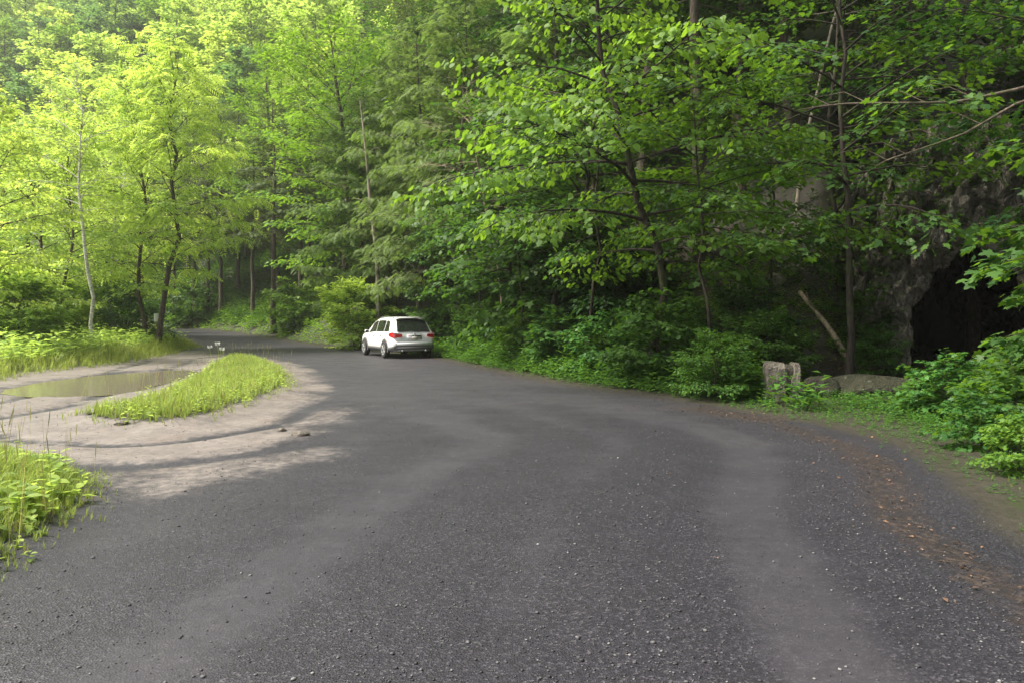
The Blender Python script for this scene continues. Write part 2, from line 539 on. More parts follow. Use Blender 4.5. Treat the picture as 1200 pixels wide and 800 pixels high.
# ------------------------------------------------------------------ ground material
def ground_mat():
    m, nt, out = newmat('ground_surface'); g = NT(nt)
    geo = g.n('ShaderNodeNewGeometry'); P = geo.outputs['Position']
    at_ = g.n('ShaderNodeAttribute', attribute_name='zone'); sep = g.n('ShaderNodeSeparateColor', {'Color': at_.outputs['Color']})
    tk = g.n('ShaderNodeAttribute', attribute_name='track').outputs['Fac']  # wheel tracks plus the lightening with distance
    nb = g.noise(P, 1.6, 6, .65); nf = g.noise(P, 9, 6, .65); nl = g.noise(P, .35, 4, .6)
    jit = g.math('MULTIPLY_ADD', nf, .9, -.45)
    jit2 = g.math('MULTIPLY_ADD', nb, .8, -.4)
    def w(s, k=1.0):
        return g.smooth(g.math('ADD', s, g.math('MULTIPLY', g.math('ADD', jit, jit2), k)), .25, .75)
    wr, wd, wl = w(sep.outputs[0], .6), w(sep.outputs[1], .8), w(sep.outputs[2], .8)
    # gravel
    v1 = g.n('ShaderNodeTexVoronoi', {'Vector': P, 'Scale': 85.0}); v2 = g.n('ShaderNodeTexVoronoi', {'Vector': P, 'Scale': 24.0})
    sp1 = g.n('ShaderNodeSeparateColor', {'Color': v1.outputs['Color']}).outputs[0]
    sp2 = g.n('ShaderNodeSeparateColor', {'Color': v2.outputs['Color']}).outputs[0]
    gr = g.ramp(sp1, [(.0, (.009, .0085, .0115)), (.6, (.0175, .0165, .0225)), (.9, (.033, .031, .039)), (1.0, (.07, .068, .075))])
    big = g.math('MULTIPLY', g.smooth(sp2, .88, .93), g.smooth(v2.outputs['Distance'], .02, .012))
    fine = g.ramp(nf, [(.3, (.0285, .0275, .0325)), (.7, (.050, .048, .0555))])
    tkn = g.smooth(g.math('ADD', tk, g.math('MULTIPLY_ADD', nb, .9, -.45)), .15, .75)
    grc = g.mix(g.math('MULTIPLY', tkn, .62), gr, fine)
    grc = g.mix(1.0, grc, g.ramp(nl, [(.3, (.84, .84, .87)), (.7, (1.22, 1.18, 1.16))]), 'MULTIPLY')
    grc = g.mix(1.0, grc, g.ramp(nb, [(.25, (.75, .75, .76)), (.75, (1.25, 1.25, 1.25))]), 'MULTIPLY')
    # pale dirt
    dc = g.ramp(nb, [(.25, (.10, .087, .08)), (.5, (.165, .145, .134)), (.75, (.235, .208, .193))])
    rust = g.smooth(g.noise(P, 1.1, 5, .7), .52, .66)
    dc = g.mix(g.math('MULTIPLY', rust, .3), dc, (.15, .10, .075))
    dc = g.mix(g.math('MULTIPLY', g.smooth(sp1, .3, .9), .5), dc, (.11, .095, .085))
    dc = g.mix(1.0, dc, g.ramp(nf, [(.3, (.7, .7, .7)), (.7, (1.25, 1.22, 1.2))]), 'MULTIPLY')
    # leaf litter
    v3 = g.n('ShaderNodeTexVoronoi', {'Vector': P, 'Scale': 27.0})
    sp3 = g.n('ShaderNodeSeparateColor', {'Color': v3.outputs['Color']}).outputs[1]
    lc = g.ramp(sp3, [(0, (.010, .007, .006)), (.4, (.022, .014, .010)), (.75, (.042, .027, .019)), (1, (.085, .06, .044))])
    # soil, a little moss
    soil = g.ramp(nf, [(.3, (.018, .016, .012)), (.6, (.04, .034, .025))])
    soil = g.mix(g.math('MULTIPLY', g.smooth(nb, .5, .68), g.math('SUBTRACT', 1.0, g.smooth(sep.outputs[0], .05, .3))), soil, (.03, .04, .012))
    soil = g.mix(g.smooth(sp1, .72, .95), soil, (.045, .039, .034))
    sx = g.n('ShaderNodeSeparateXYZ', {'Vector': P}).outputs[2]
    soil = g.mix(g.smooth(sx, 12, 26), soil, (.06, .10, .025))
    c = g.mix(wr, soil, grc)
    c = g.mix(wd, c, dc)
    c = g.mix(g.math('MULTIPLY', wl, g.math('MULTIPLY_ADD', nf, .9, .2)), c, lc)
    hh = g.math('ADD', g.math('MULTIPLY', v1.outputs['Distance'], .5), g.math('MULTIPLY', nf, .9))
    hh = g.math('ADD', hh, g.math('MULTIPLY', nb, 1.5))
    bp = g.n('ShaderNodeBump', {'Height': hh, 'Strength': g.math('MULTIPLY_ADD', tkn, -.2, .46), 'Distance': .018})
    rgh = g.math('MULTIPLY_ADD', nb, -.3, .72)
    p = g.n('ShaderNodeBsdfPrincipled', {'Base Color': c, 'Roughness': rgh, 'Normal': bp.outputs[0]})
    p.inputs['Specular IOR Level'].default_value = .42
    nt.links.new(p.outputs[0], out.inputs[0])
    return m


GM = ground_mat()


def add_zone(me):
    n = len(me.vertices); co = np.empty(n * 3, np.float32); me.vertices.foreach_get('co', co); co = co.reshape(-1, 3).astype(float)
    r, dd, l = zones(co[:, 0], co[:, 1])
    a = me.attributes.new('zone', 'FLOAT_COLOR', 'POINT')
    a.data.foreach_set('color', np.stack([r, dd, l, np.ones(n)], -1).astype(np.float32).ravel())
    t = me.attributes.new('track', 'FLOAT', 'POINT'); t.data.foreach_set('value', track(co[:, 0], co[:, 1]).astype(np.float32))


def axis(lo, hi, c, fine, grow):
    out = [c]; s = fine; v = c
    while v < hi:
        v += s; out.append(v); s = s * grow if v > c + 12 else s
    s = fine; v = c
    while v > lo:
        v -= s; out.insert(0, v); s = s * grow if v < c - 12 else s
    return np.array(out)


def grid_mesh(xs, ys, dz, keep=None, name='g'):
    X, Y = np.meshgrid(xs, ys)
    nx = len(xs); ny = len(ys)
    Z = zg(X.ravel(), Y.ravel()).reshape(X.shape) + dz
    i = np.arange(ny - 1)[:, None] * nx; j = np.arange(nx - 1)[None]
    Fq = np.stack([i + j, i + j + 1, i + nx + j + 1, i + nx + j], -1).reshape(-1, 4)
    V = np.stack([X, Y, Z], -1).reshape(-1, 3)
    if keep is not None:
        cx = V[Fq, 0].mean(1); cy = V[Fq, 1].mean(1)
        Fq = Fq[keep(cx, cy)]
        used = np.unique(Fq); mp = np.zeros(len(V), int); mp[used] = np.arange(len(used)); V = V[used]; Fq = mp[Fq]
    B = MB(); B.add(V, Fq); me = B.mesh(name, GM, True); add_zone(me)
    return me


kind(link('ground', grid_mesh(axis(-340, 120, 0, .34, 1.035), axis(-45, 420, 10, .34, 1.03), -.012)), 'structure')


def road_keep(x, y):
    verg = np.maximum(np.maximum(pdist(x, y, VERGE), pdist(x, y, NEARV)), pdist(x, y, ISLE))
    return (edged(x, y) < .9) & (pdist(x, y, DIRT) < .35) & (verg < .7)


def dirt_keep(x, y):
    verg = np.maximum(np.maximum(pdist(x, y, VERGE), pdist(x, y, NEARV)), pdist(x, y, ISLE))
    return (edged(x, y) < .9) & (pdist(x, y, DIRT) >= 0) & (verg < .7)


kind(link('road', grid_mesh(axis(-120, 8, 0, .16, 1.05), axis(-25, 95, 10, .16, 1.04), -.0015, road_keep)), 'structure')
kind(link('dirt_pulloff', grid_mesh(np.arange(-34, -2, .16), np.arange(6, 40, .16), 0.0, dirt_keep)), 'structure')

# puddle: a thin sheet of muddy water
B = MB()
t = np.linspace(0, 1, 90, endpoint=False)
seg = np.linalg.norm(np.roll(PUD, -1, 0) - PUD, axis=1); cum = np.concatenate([[0], np.cumsum(seg)]) / seg.sum()
px_ = np.interp(t, cum, np.append(PUD[:, 0], PUD[0, 0])); py_ = np.interp(t, cum, np.append(PUD[:, 1], PUD[0, 1]))
k5 = np.ones(9) / 9
sm = lambda a: np.convolve(np.concatenate([a[-4:], a, a[:4]]), k5, 'valid')
px_, py_ = sm(px_), sm(py_)
cx_, cy_ = px_.mean(), py_.mean()
wz = z1(cx_, cy_) + .055
tt_ = np.linspace(0, 2 * np.pi, 90, endpoint=False); wob = .10 * np.sin(tt_ * 5 + 1) + .07 * np.sin(tt_ * 9 + 2) + .05 * np.sin(tt_ * 14)
px_ = cx_ + (px_ - cx_) * (1.12 + wob) + R0.normal(0, .03, 90); py_ = cy_ + (py_ - cy_) * 1.05
V = [(cx_, cy_, wz)] + [(a, b, wz) for a, b in zip(px_, py_)]
B.add(V, [(0, 1 + i, 1 + (i + 1) % 90) for i in range(90)])
m, nt, out = newmat('muddy_water'); g = NT(nt)
geo = g.n('ShaderNodeNewGeometry')
bp = g.n('ShaderNodeBump', {'Height': g.noise(geo.outputs['Position'], 3, 3), 'Strength': .05, 'Distance': .02})
p = g.n('ShaderNodeBsdfPrincipled', {'Base Color': (.17, .145, .115), 'Roughness': .12, 'Normal': bp.outputs[0], 'Specular IOR Level': .32})
nt.links.new(p.outputs[0], out.inputs[0])
kind(link('puddle', B.mesh('puddle', m, True)), 'structure')

# ------------------------------------------------------------------ loose stones on the road
def stones():
    rng = np.random.default_rng(21)
    n = 60000
    r = 2.6 * np.exp(rng.uniform(0, math.log(28 / 2.6), n)); a = rng.uniform(-.72, .72, n)
    x = r * np.tan(a) * .98; y = r
    d = -edged(x, y)
    road, dirt, _ = zones(x, y)
    dens = (.22 + .8 * np.exp(-((d - 1.35) / .35) ** 2) + .35 * np.exp(-((d - 3.0) / .35) ** 2)) * (1 - .72 * track(x, y)) * np.clip(road * 1.1, 0, 1)
    dens *= (1 + .6 * dirt)
    m = rng.uniform(0, 1, n) < dens
    x, y, r = x[m], y[m], r[m]; n = len(x)
    s = np.exp(rng.normal(math.log(.0042), .5, n)) * (1 + r * .02)
    s = np.clip(s, .0022, .016)
    z = zg(x, y) + s * .08
    octv = np.array([(1, 0, 0), (-1, 0, 0), (0, 1, 0), (0, -1, 0), (0, 0, 1), (0, 0, -1), (.6, .6, .5), (-.6, .55, .5), (-.6, -.6, .45), (.6, -.6, .5)], float)
    octf = np.array([(6, 4, 0), (6, 2, 4), (6, 0, 2), (7, 4, 2), (7, 1, 4), (7, 2, 1), (8, 4, 1), (8, 3, 4), (8, 1, 3), (9, 4, 3), (9, 0, 4), (9, 3, 0), (5, 2, 0), (5, 1, 2), (5, 3, 1), (5, 0, 3)])
    V = octv[None] * (1 + rng.uniform(-.28, .28, (n, 10, 3))) * np.array([1, .8, .55]) * s[:, None, None]
    a = rng.uniform(0, 6.28, n); c, q = np.cos(a)[:, None], np.sin(a)[:, None]
    V = np.stack([V[..., 0] * c - V[..., 1] * q, V[..., 0] * q + V[..., 1] * c, V[..., 2]], -1) + np.stack([x, y, z], -1)[:, None, :]
    B = MB(); B.add(V.reshape(-1, 3), (octf[None] + (np.arange(n) * 10)[:, None, None]).reshape(-1, 3))
    m_, nt, out = newmat('loose_stone'); g = NT(nt)
    geo = g.n('ShaderNodeNewGeometry')
    c = g.ramp(geo.outputs['Random Per Island'], [(0, (.02, .0195, .022)), (.5, (.05, .049, .053)), (.85, (.095, .093, .097)), (1, (.2, .196, .195))])
    p = g.n('ShaderNodeBsdfPrincipled', {'Base Color': c, 'Roughness': .75})
    nt.links.new(p.outputs[0], out.inputs[0])
    kind(link('gravel', B.mesh('gravel', m_)), 'stuff')


stones()

# ------------------------------------------------------------------ trees
def grow(rng, H, base=.3, R=4.0, n_limb=40, prof=None, e_lo=5, e_hi=55, droop=.25, subs=9, lps=32, lean=(0, 0), wig=.15,
         bias=None, r0=None, fat=.32, leafdrop=.15, upj=.35, sides=8, leader=True, subang=(30, 65)):
    """returns bark MB and leaf arrays (P, D, U)"""
    B = MB()
    if prof is None:
        prof = lambda u: (1 - u) ** .6 * (.55 + .45 * min(1, u * 4)) + .12
    r0 = r0 or H * .013
    k = 12; tt = np.linspace(0, 1, k)
    w = np.cumsum(rng.normal(0, wig, (k, 2)), 0) * H / 20; w[0] = 0
    tp = np.stack([lean[0] * tt ** 1.3 + w[:, 0], lean[1] * tt ** 1.3 + w[:, 1], H * tt], -1)
    tp[0, 2] = -.6
    tr = r0 * ((1 - tt) ** .75 * .95 + .05); tr[0] *= 1.35
    tube(B, tp, tr, sides)
    Ps, Ds, Us = [], [], []

    def leaves(path, n, rad):
        m = len(path); s = rng.uniform(.08, 1, n) ** .75 * (m - 1)
        i = np.minimum(s.astype(int), m - 2); f = (s - i)[:, None]
        p = path[i] * (1 - f) + path[i + 1] * f
        d = path[i + 1] - path[i]; d /= np.linalg.norm(d, axis=1, keepdims=True) + 1e-9
        side = np.cross(d, np.array([0, 0, 1.0])); side /= np.linalg.norm(side, axis=1, keepdims=True) + 1e-9
        q = rng.uniform(-1, 1, n)
        p = p + side * (q * rad)[:, None] + d * (rng.uniform(-.3, .5, n) * rad)[:, None]
        p[:, 2] += rng.normal(0, .12 * rad + .015, n) - np.abs(q) * rad * .18
        dd = d * rng.uniform(.3, 1, n)[:, None] + side * (np.sign(q) * rng.uniform(.1, 1.0, n))[:, None]
        dd[:, 2] -= leafdrop * rng.uniform(.2, 1.8, n)
        Ps.append(p); Ds.append(dd); Us.append(np.array([0, 0, 1.0]) + rng.normal(0, upj, (n, 3)))

    for i in range(n_limb):
        u = min(1, (i + rng.uniform(0, 1)) / n_limb); t = base + (1 - base) * u * .97
        x = t * (k - 1); a = int(min(x, k - 2)); st = tp[a] * (1 - (x - a)) + tp[a + 1] * (x - a)
        az = i * 2.4 + rng.uniform(-.5, .5)
        h = np.array([math.cos(az), math.sin(az)])
        Ln = R * prof(u) * rng.uniform(.72, 1.18)
        if bias is not None:
            Ln *= max(.35, 1 + bias[0] * h[0] + bias[1] * h[1])
        el = math.radians(e_lo + (e_hi - e_lo) * u + rng.normal(0, 8))
        m = 7; path = [st]; ddir = np.array([h[0] * math.cos(el), h[1] * math.cos(el), math.sin(el)])
        for j in range(1, m):
            ddir = ddir + np.array([rng.normal(0, .07), rng.normal(0, .07), -droop * .22 + rng.normal(0, .04)])
            ddir /= np.linalg.norm(ddir)
            path.append(path[-1] + ddir * Ln / (m - 1))
        path = np.array(path)
        rl = min(r0 * .42, .012 + Ln * .0085) * (1 - .4 * u)
        tube(B, path, np.linspace(rl, .004, m), 5)
        ns = max(3, int(subs * Ln / R + .5) + 1)
        for q in range(ns):
            s = .22 + .78 * (q + rng.uniform(.2, .8)) / ns; x = s * (m - 1); a = int(min(x, m - 2))
            p0 = path[a] * (1 - (x - a)) + path[a + 1] * (x - a)
            d0 = path[a + 1] - path[a]; d0 /= np.linalg.norm(d0)
            ang = math.radians(rng.uniform(*subang)) * (1 if q % 2 else -1)
            c, sn = math.cos(ang), math.sin(ang)
            dv = np.array([d0[0] * c - d0[1] * sn, d0[0] * sn + d0[1] * c, d0[2] * .6 + rng.normal(0, .16)])
            ls = (.42 * Ln * (1 - .62 * s) + .28) * rng.uniform(.75, 1.2)
            pp = [p0]
            for j in range(3):
                dv = dv + np.array([rng.normal(0, .08), rng.normal(0, .08), -droop * .35]); dv /= np.linalg.norm(dv)
                pp.append(pp[-1] + dv * ls / 3)
            pp = np.array(pp)
            tube(B, pp, np.linspace(rl * .38 + .002, .002, 4), 3)
            leaves(pp, max(4, int(lps * ls / (.42 * R * .6 + .28))), fat * (.5 + .5 * ls))
        leaves(path[-3:], max(4, lps // 3), fat * .7)
    return B, np.concatenate(Ps), np.concatenate(Ds), np.concatenate(Us)


class Proto:
    """one kind of tree: shared trunk mesh and crown mesh, placed as an Empty with trunk and crown children"""
    def __init__(self, name, leaf, size, bark, seed, lmat, size_var=.42, **kw):
        rng = np.random.default_rng(seed)
        B, P, D, U = grow(rng, **kw)
        self.trunk = B.mesh(name + '_trunk', bark, True)
        C = MB()
        inst(C, leaf, P, D, U, size * rng.uniform(1 - size_var, 1 + size_var, len(P)))
        self.crown = C.mesh(name + '_crown', L[lmat])
        self.bark = bark; self.nleaf = len(P); self.H = kw['H']
        self.variants = {}

    def crown_in(self, lm):
        if lm is None:
            return self.crown
        if lm not in self.variants:
            c = self.crown.copy(); c.materials.clear(); c.materials.append(L[lm]); self.variants[lm] = c
        return self.variants[lm]

    def place(self, name, label, cat, x, y, rotz=0, scale=1.0, group=None, lm=None, z=None, tilt=(0, 0)):
        zz = z1(x, y) if z is None else z
        r = thing(name, label, cat, (x, y, zz - .05), rotz, group, scale)
        r.rotation_euler = (tilt[0], tilt[1], rotz)
        link('trunk', self.trunk, r); link('crown', self.crown_in(lm), r)
        return r


rnd = lambda u: math.sqrt(max(0, 1 - (2 * u - .85) ** 2)) * .9 + .1
narrow = lambda u: (1 - u) ** .8 * .9 + .12
# near trees of the right bank
MAP1 = Proto('maple_a', MAPLE, .14, BARKD, 101, 'maple', H=12, base=.28, R=4.6, n_limb=30, subs=9, lps=25, e_lo=4, e_hi=45, droop=.30, r0=.085, fat=.36)
MAP2 = Proto('maple_b', MAPLE, .14, BARKD, 102, 'maple', H=10, base=.40, R=4.0, n_limb=26, subs=9, lps=24, e_lo=0, e_hi=40, droop=.34, r0=.065, fat=.36, lean=(-.8, -.5))
BASS = Proto('basswood', HEART, .135, BARKD, 103, 'bright', H=12, base=.24, R=4.8, n_limb=36, subs=9, lps=34, e_lo=6, e_hi=45, droop=.36, r0=.12, fat=.34, leafdrop=.55, lean=(-1.5, -.8), wig=.3)
SAP = Proto('sapling', OVAL6, .14, BARKD, 104, 'mid', H=6.5, base=.12, R=2.3, n_limb=24, subs=7, lps=24, e_lo=5, e_hi=50, droop=.3, r0=.04, fat=.3)
# mid-distance broadleaf trees
BRD = [Proto('broadleaf_a', OVAL, .23, BARK, 111, 'bright', H=17, base=.25, R=5.2, n_limb=50, subs=9, lps=36, e_lo=8, e_hi=60, prof=rnd, fat=.5),
       Proto('broadleaf_b', OVAL, .23, BARK, 112, 'bright', H=19, base=.32, R=4.6, n_limb=46, subs=9, lps=36, e_lo=10, e_hi=65, fat=.5, droop=.2),
       Proto('broadleaf_c', WIDE, .25, BARK, 113, 'mid', H=15, base=.2, R=5.0, n_limb=46, subs=9, lps=32, e_lo=0, e_hi=55, prof=rnd, fat=.5, droop=.35)]
PIN = [Proto('airy_a', PINN, .58, BARK, 121, 'yellow', H=16.5, base=.24, R=4.4, n_limb=34, subs=9, lps=10, e_lo=18, e_hi=75, fat=.5, leafdrop=.4, droop=.34, r0=.16, prof=rnd, upj=.55, wig=.28, subang=(25, 85)),
       Proto('airy_b', OVAL, .24, BARK, 122, 'yellow', H=14, base=.18, R=4.0, n_limb=34, subs=9, lps=28, e_lo=15, e_hi=75, fat=.5, leafdrop=.3, droop=.3, r0=.13, prof=rnd, upj=.6, wig=.3, subang=(25, 85)),
       Proto('airy_c', OVAL, .21, BARK, 123, 'spring', H=15, base=.16, R=3.4, n_limb=32, subs=9, lps=26, e_lo=20, e_hi=80, fat=.5, leafdrop=.3, droop=.25, r0=.11, prof=rnd, upj=.6, wig=.35, subang=(25, 90))]
HEM = [Proto('hemlock_a', SPRAY, .42, BARK, 131, 'needle', H=20, base=.18, R=3.9, n_limb=64, subs=10, lps=20, e_lo=-6, e_hi=35, droop=.16, fat=.45, leafdrop=.2, prof=narrow, wig=.04, r0=.24, upj=.2, subang=(35, 60)),
       Proto('hemlock_c', SPRAY, .42, BARK, 133, 'needle', H=21, base=.40, R=3.6, n_limb=46, subs=9, lps=16, e_lo=-6, e_hi=35, droop=.16, fat=.45, leafdrop=.2, prof=narrow, wig=.05, r0=.24, upj=.2, subang=(35, 60)),
       Proto('hemlock_b', SPRAY, .34, BARK, 132, 'olive', H=16, base=.2, R=3.9, n_limb=52, subs=10, lps=22, e_lo=0, e_hi=40, droop=.24, fat=.5, leafdrop=.22, prof=lambda u: (1 - u) ** .6 * .9 + .15, wig=.1, r0=.16, upj=.4)]
# far trees, lighter meshes
FAR = [Proto('far_broadleaf_a', WIDE, .52, BARK, 141, 'spring', H=19, base=.12, R=5.4, n_limb=44, subs=7, lps=24, e_lo=8, e_hi=60, prof=rnd, fat=.7),
       Proto('far_broadleaf_b', WIDE, .5, BARK, 142, 'bright', H=21, base=.12, R=4.8, n_limb=46, subs=7, lps=24, e_lo=10, e_hi=65, fat=.7),
       Proto('far_broadleaf_c', WIDE, .5, BARK, 143, 'mid', H=17, base=.1, R=5.4, n_limb=42, subs=7, lps=24, e_lo=0, e_hi=55, prof=rnd, fat=.7)]
FHEM = [Proto('far_hemlock', SPRAY, 1.0, BARK, 151, 'olive', H=22, base=.15, R=4.0, n_limb=50, subs=6, lps=9, e_lo=-5, e_hi=35, droop=.35, fat=.5, leafdrop=.5, prof=narrow, wig=.04)]

def hit(px, py, y0=2.0, y1=300):
    """where the sight line through a photo point first meets the terrain"""
    Y = np.linspace(y0, y1, 6000); X = (px - 600) / F * Y; Z = CAM_H + (HY - py) / F * Y
    m = np.nonzero(Z < zg(X, Y))[0]
    i = m[0] if len(m) else 5999
    return float(X[i]), float(Y[i]), float(zg(X[i:i + 1], Y[i:i + 1])[0])


# ------------------------------------------------------------------ rock face and cave
def interp_poly(pts, m):
    pts = np.array(pts, float); s = np.concatenate([[0], np.cumsum(np.linalg.norm(np.diff(pts, axis=0), axis=1))]); t = np.linspace(0, s[-1], m)
    return np.stack([np.interp(t, s, pts[:, 0]), np.interp(t, s, pts[:, 1])], -1)


def disp(p, amp, s=1.0):
    v = Vector((p[0] * .9 * s, p[1] * .9 * s, p[2] * .55 * s))
    a = mnoise.ridged_multi_fractal(v * .55, .9, 2.1, 5, 1.0, 2.0) - 1.1
    b = mnoise.noise(v * 3.1)
    c = mnoise.cell(Vector((p[0] * 1.3 + p[2] * .5, p[1] * 1.3, p[2] * .9)) * s * 1.4) - .5
    e = mnoise.cell(Vector((p[0] * 3.1 - p[2] * 1.4, p[1] * 3.0, p[2] * 2.2 + p[0])) * s) - .5
    h = mnoise.cell(Vector((p[0] * 7 + p[2] * 2, p[1] * 7, p[2] * 4 - p[0])) * s) - .5
    k = mnoise.noise(v * 8)
    return amp * (.75 * a + .3 * b + .6 * c + .42 * e + .2 * h + .12 * k)


def cliff():
    M = 260
    inner = interp_poly([(-1.12, -.3), (-1.05, .7), (-1.15, 1.3), (-.98, 1.8), (-.72, 2.1), (-.62, 2.55), (-.2, 2.75), (.05, 3.2), (.6, 3.05), (.85, 2.75), (1.15, 2.5), (1.3, 1.5), (1.5, .9), (1.4, -.3)], M)
    inner = inner + np.array([[mnoise.noise(Vector((a * 2.6, c * 2.6, 3))) * .16, mnoise.noise(Vector((a * 2.6, c * 2.6, 8))) * .12] for a, c in inner])
    outer = interp_poly([(-3.9, -.6), (-3.9, 1.6), (-3.3, 4.2), (-2.2, 6.2), (0, 7.2), (2.5, 6.8), (4.6, 5.0), (5.0, 2.0), (5.0, -.6)], M)
    rings = []
    for k in range(12):                                  # tunnel, from its end to the mouth
        t = 1 - k / 12; sc = 1 + .5 * min(1, t * 5)
        c = np.array([.1, 0.6])
        q = (inner - c) * sc + c
        rings.append((q, np.full(M, -13.5 * t - .05), .45, 0))
    for k in range(84):
        t = k / 83; q = inner * (1 - t) + outer * t
        n = .15 + .55 * math.sin(min(1, t * 1.6) * math.pi) * .8 - 1.5 * t ** 1.6 - .10 * np.clip(q[:, 1], 0, 9) * (1.0) * t
        n = n + .55 * np.clip(q[:, 1] - 2.6, 0, 2) * (1 - t)   # overhang over the mouth
        rings.append((q, n, .7 * (.5 + .5 * min(1, t * 4)), 1))
    for k in range(1, 7):
        t = k / 6; q = outer * (1 + .04 * t)
        rings.append((q, -1.6 - 4.5 * t - .1 * np.clip(q[:, 1], 0, 9), .5, 1))
    V = []
    org = np.array([CAVE_C[0], CAVE_C[1], .36])
    for q, n, amp, _ in rings:
        for j in range(M):
            p = org + np.array([CT[0] * q[j, 0], CT[1] * q[j, 0], q[j, 1]]) + np.array([CN[0], CN[1], 0]) * (n[j] if np.ndim(n) else n)
            dd = disp(p, amp)
            out = np.array([CN[0] * dd, CN[1] * dd, .25 * dd])
            if _ == 0:
                rad = (q[j] - np.array([.1, .6])); rad /= np.linalg.norm(rad) + 1e-6
                out = -abs(dd) * .7 * np.array([CT[0] * rad[0], CT[1] * rad[0], rad[1]]) * -1
            V.append(p + out)
    nr = len(rings)
    i = np.arange(nr - 1)[:, None] * M; j = np.arange(M - 1)[None]
    Fq = np.stack([i + j, i + j + 1, i + M + j + 1, i + M + j], -1).reshape(-1, 4)
    B = MB()
    cap = np.array([np.arange(M)[k] for k in range(M)])
    V.append(np.array(V[:M]).mean(0)); ci = len(V) - 1
    B.addm(np.array(V), [(Fq, 0), (np.stack([cap[1:], cap[:-1], np.full(M - 1, ci)], -1), 0)])
    V = np.array(V); rng = np.random.default_rng(3); I = []
    for q in range(16 * M, 96 * M):
        v = V[q]
        if mnoise.noise(Vector(v * 1.1)) + .22 * v[2] * .3 > .12 and rng.uniform() < .16:
            I.append(v)
    I = np.array(I); C = MB()
    stamp_up(C, [weed_template(rng, 6, leaf=WIDE, ls=.5) for _ in range(3)], I - np.array([0, 0, .05]), rng.uniform(.12, .34, len(I)), rng, 0, .5)
    iv = kind(link('ivy', C.mesh('ivy', L['cover'])), 'stuff')
    o = link('rock_cliff', B.mesh('rock_cliff', ROCK, False))
    tag(o, 'rugged grey rock face with a dark cave mouth at its foot', 'cliff')


cliff()


def rock_mesh(seed, size, mat, cuts=9, rough=.05, sub=4):
    import bmesh
    rng = np.random.default_rng(seed)
    bm = bmesh.new(); bmesh.ops.create_icosphere(bm, subdivisions=sub, radius=1.0)
    nrm = rng.normal(0, 1, (cuts, 3)); nrm /= np.linalg.norm(nrm, axis=1, keepdims=True); off = rng.uniform(.55, .85, cuts)
    for v in bm.verts:
        p = np.array(v.co)
        for n_, o_ in zip(nrm, off):
            s = p @ n_ - o_
            if s > 0:
                p = p - n_ * s * .93
        p = p * (1 + rough * mnoise.noise(Vector(p * 2.5 + seed)) + rough * .5 * mnoise.noise(Vector(p * 7 + seed)))
        v.co = p * np.array(size)
    me = bpy.data.meshes.new('rock'); bm.to_mesh(me); bm.free(); me.materials.append(mat)
    return me


def slab_mesh(seed, sx, sy, sz, mat, rough=.02):
    import bmesh
    bm = bmesh.new(); bmesh.ops.create_cube(bm, size=1.0)
    bmesh.ops.bevel(bm, geom=bm.edges[:], offset=.09, segments=1, affect='EDGES')
    bmesh.ops.subdivide_edges(bm, edges=bm.edges[:], cuts=5, use_grid_fill=True)
    for v in bm.verts:
        p = Vector((v.co.x * sx, v.co.y * sy, v.co.z * sz))
        q = p * 5 + Vector((seed, 2 * seed, 0))
        v.co = p + Vector((mnoise.noise(q), mnoise.noise(q + Vector((9, 0, 0))), mnoise.noise(q + Vector((0, 9, 0))))) * rough * 1.6 \
            + Vector((mnoise.noise(q * .3), mnoise.noise(q * .3 + Vector((9, 0, 0))), 0)) * rough * 2.5
    bmesh.ops.triangulate(bm, faces=bm.faces[:])
    me = bpy.data.meshes.new('slab'); bm.to_mesh(me); bm.free(); me.materials.append(mat)
    return me


# upright split boulder: two pale slabs, a dark slab between them as the shaded gap
bx, by, bz = hit(917, 468)
r = thing('boulder', 'pale upright boulder split by dark cracks, standing at the edge of the track', 'boulder', (bx, by, bz), math.radians(-14))
for k, (ox, sx, sz, tl, oy) in enumerate(((-.155, .40, .86, .06, 0), (.09, .10, .82, .06, .02), (.225, .17, .85, .08, -.015))):
    o = link('slab', slab_mesh(31 + k * 7, sx, .5, sz, STONE, .022), r); o.location = (ox, oy, sz * .5 - .12); o.rotation_euler = (.04, tl, 0)
    if k == 1:
        o.data.materials.clear(); o.data.materials.append(DSTONE)  # dark stone colour stands in for the shade inside the split
x, y, z = hit(956, 466)
o = link('boulder', rock_mesh(51, (.5, .42, .36), DSTONE)); o.location = (x + .22, y + .35, z + .06)
tag(o, 'dark brown weathered boulder behind the pale split boulder', 'boulder')
x, y, z = hit(1036, 462)
o = link('boulder', rock_mesh(57, (1.15, .62, .28), DSTONE, 7, .05)); o.location = (x + .15, y + .4, z + .1); o.rotation_euler = (.05, .03, -.15)
tag(o, 'long low flat-topped boulder before the cave mouth', 'boulder')
for px, py, s, lab in ((1128, 416, .16, 'small tan rock lying in the cave entrance'), (142, 497, .11, 'small whitish flat stone at the front edge of the grass island'), (352, 510, .13, 'flat pale stone sunk in the rutted dirt by the island'), (330, 505, .09, 'little tan stone in the rutted dirt')):
    x, y, z = hit(px, py)
    o = link('stone', rock_mesh(int(px), (s, s * .8, s * .4), STONE, 6, .05, 3)); o.location = (x, y, z + s * .12); tag(o, lab, 'stone')

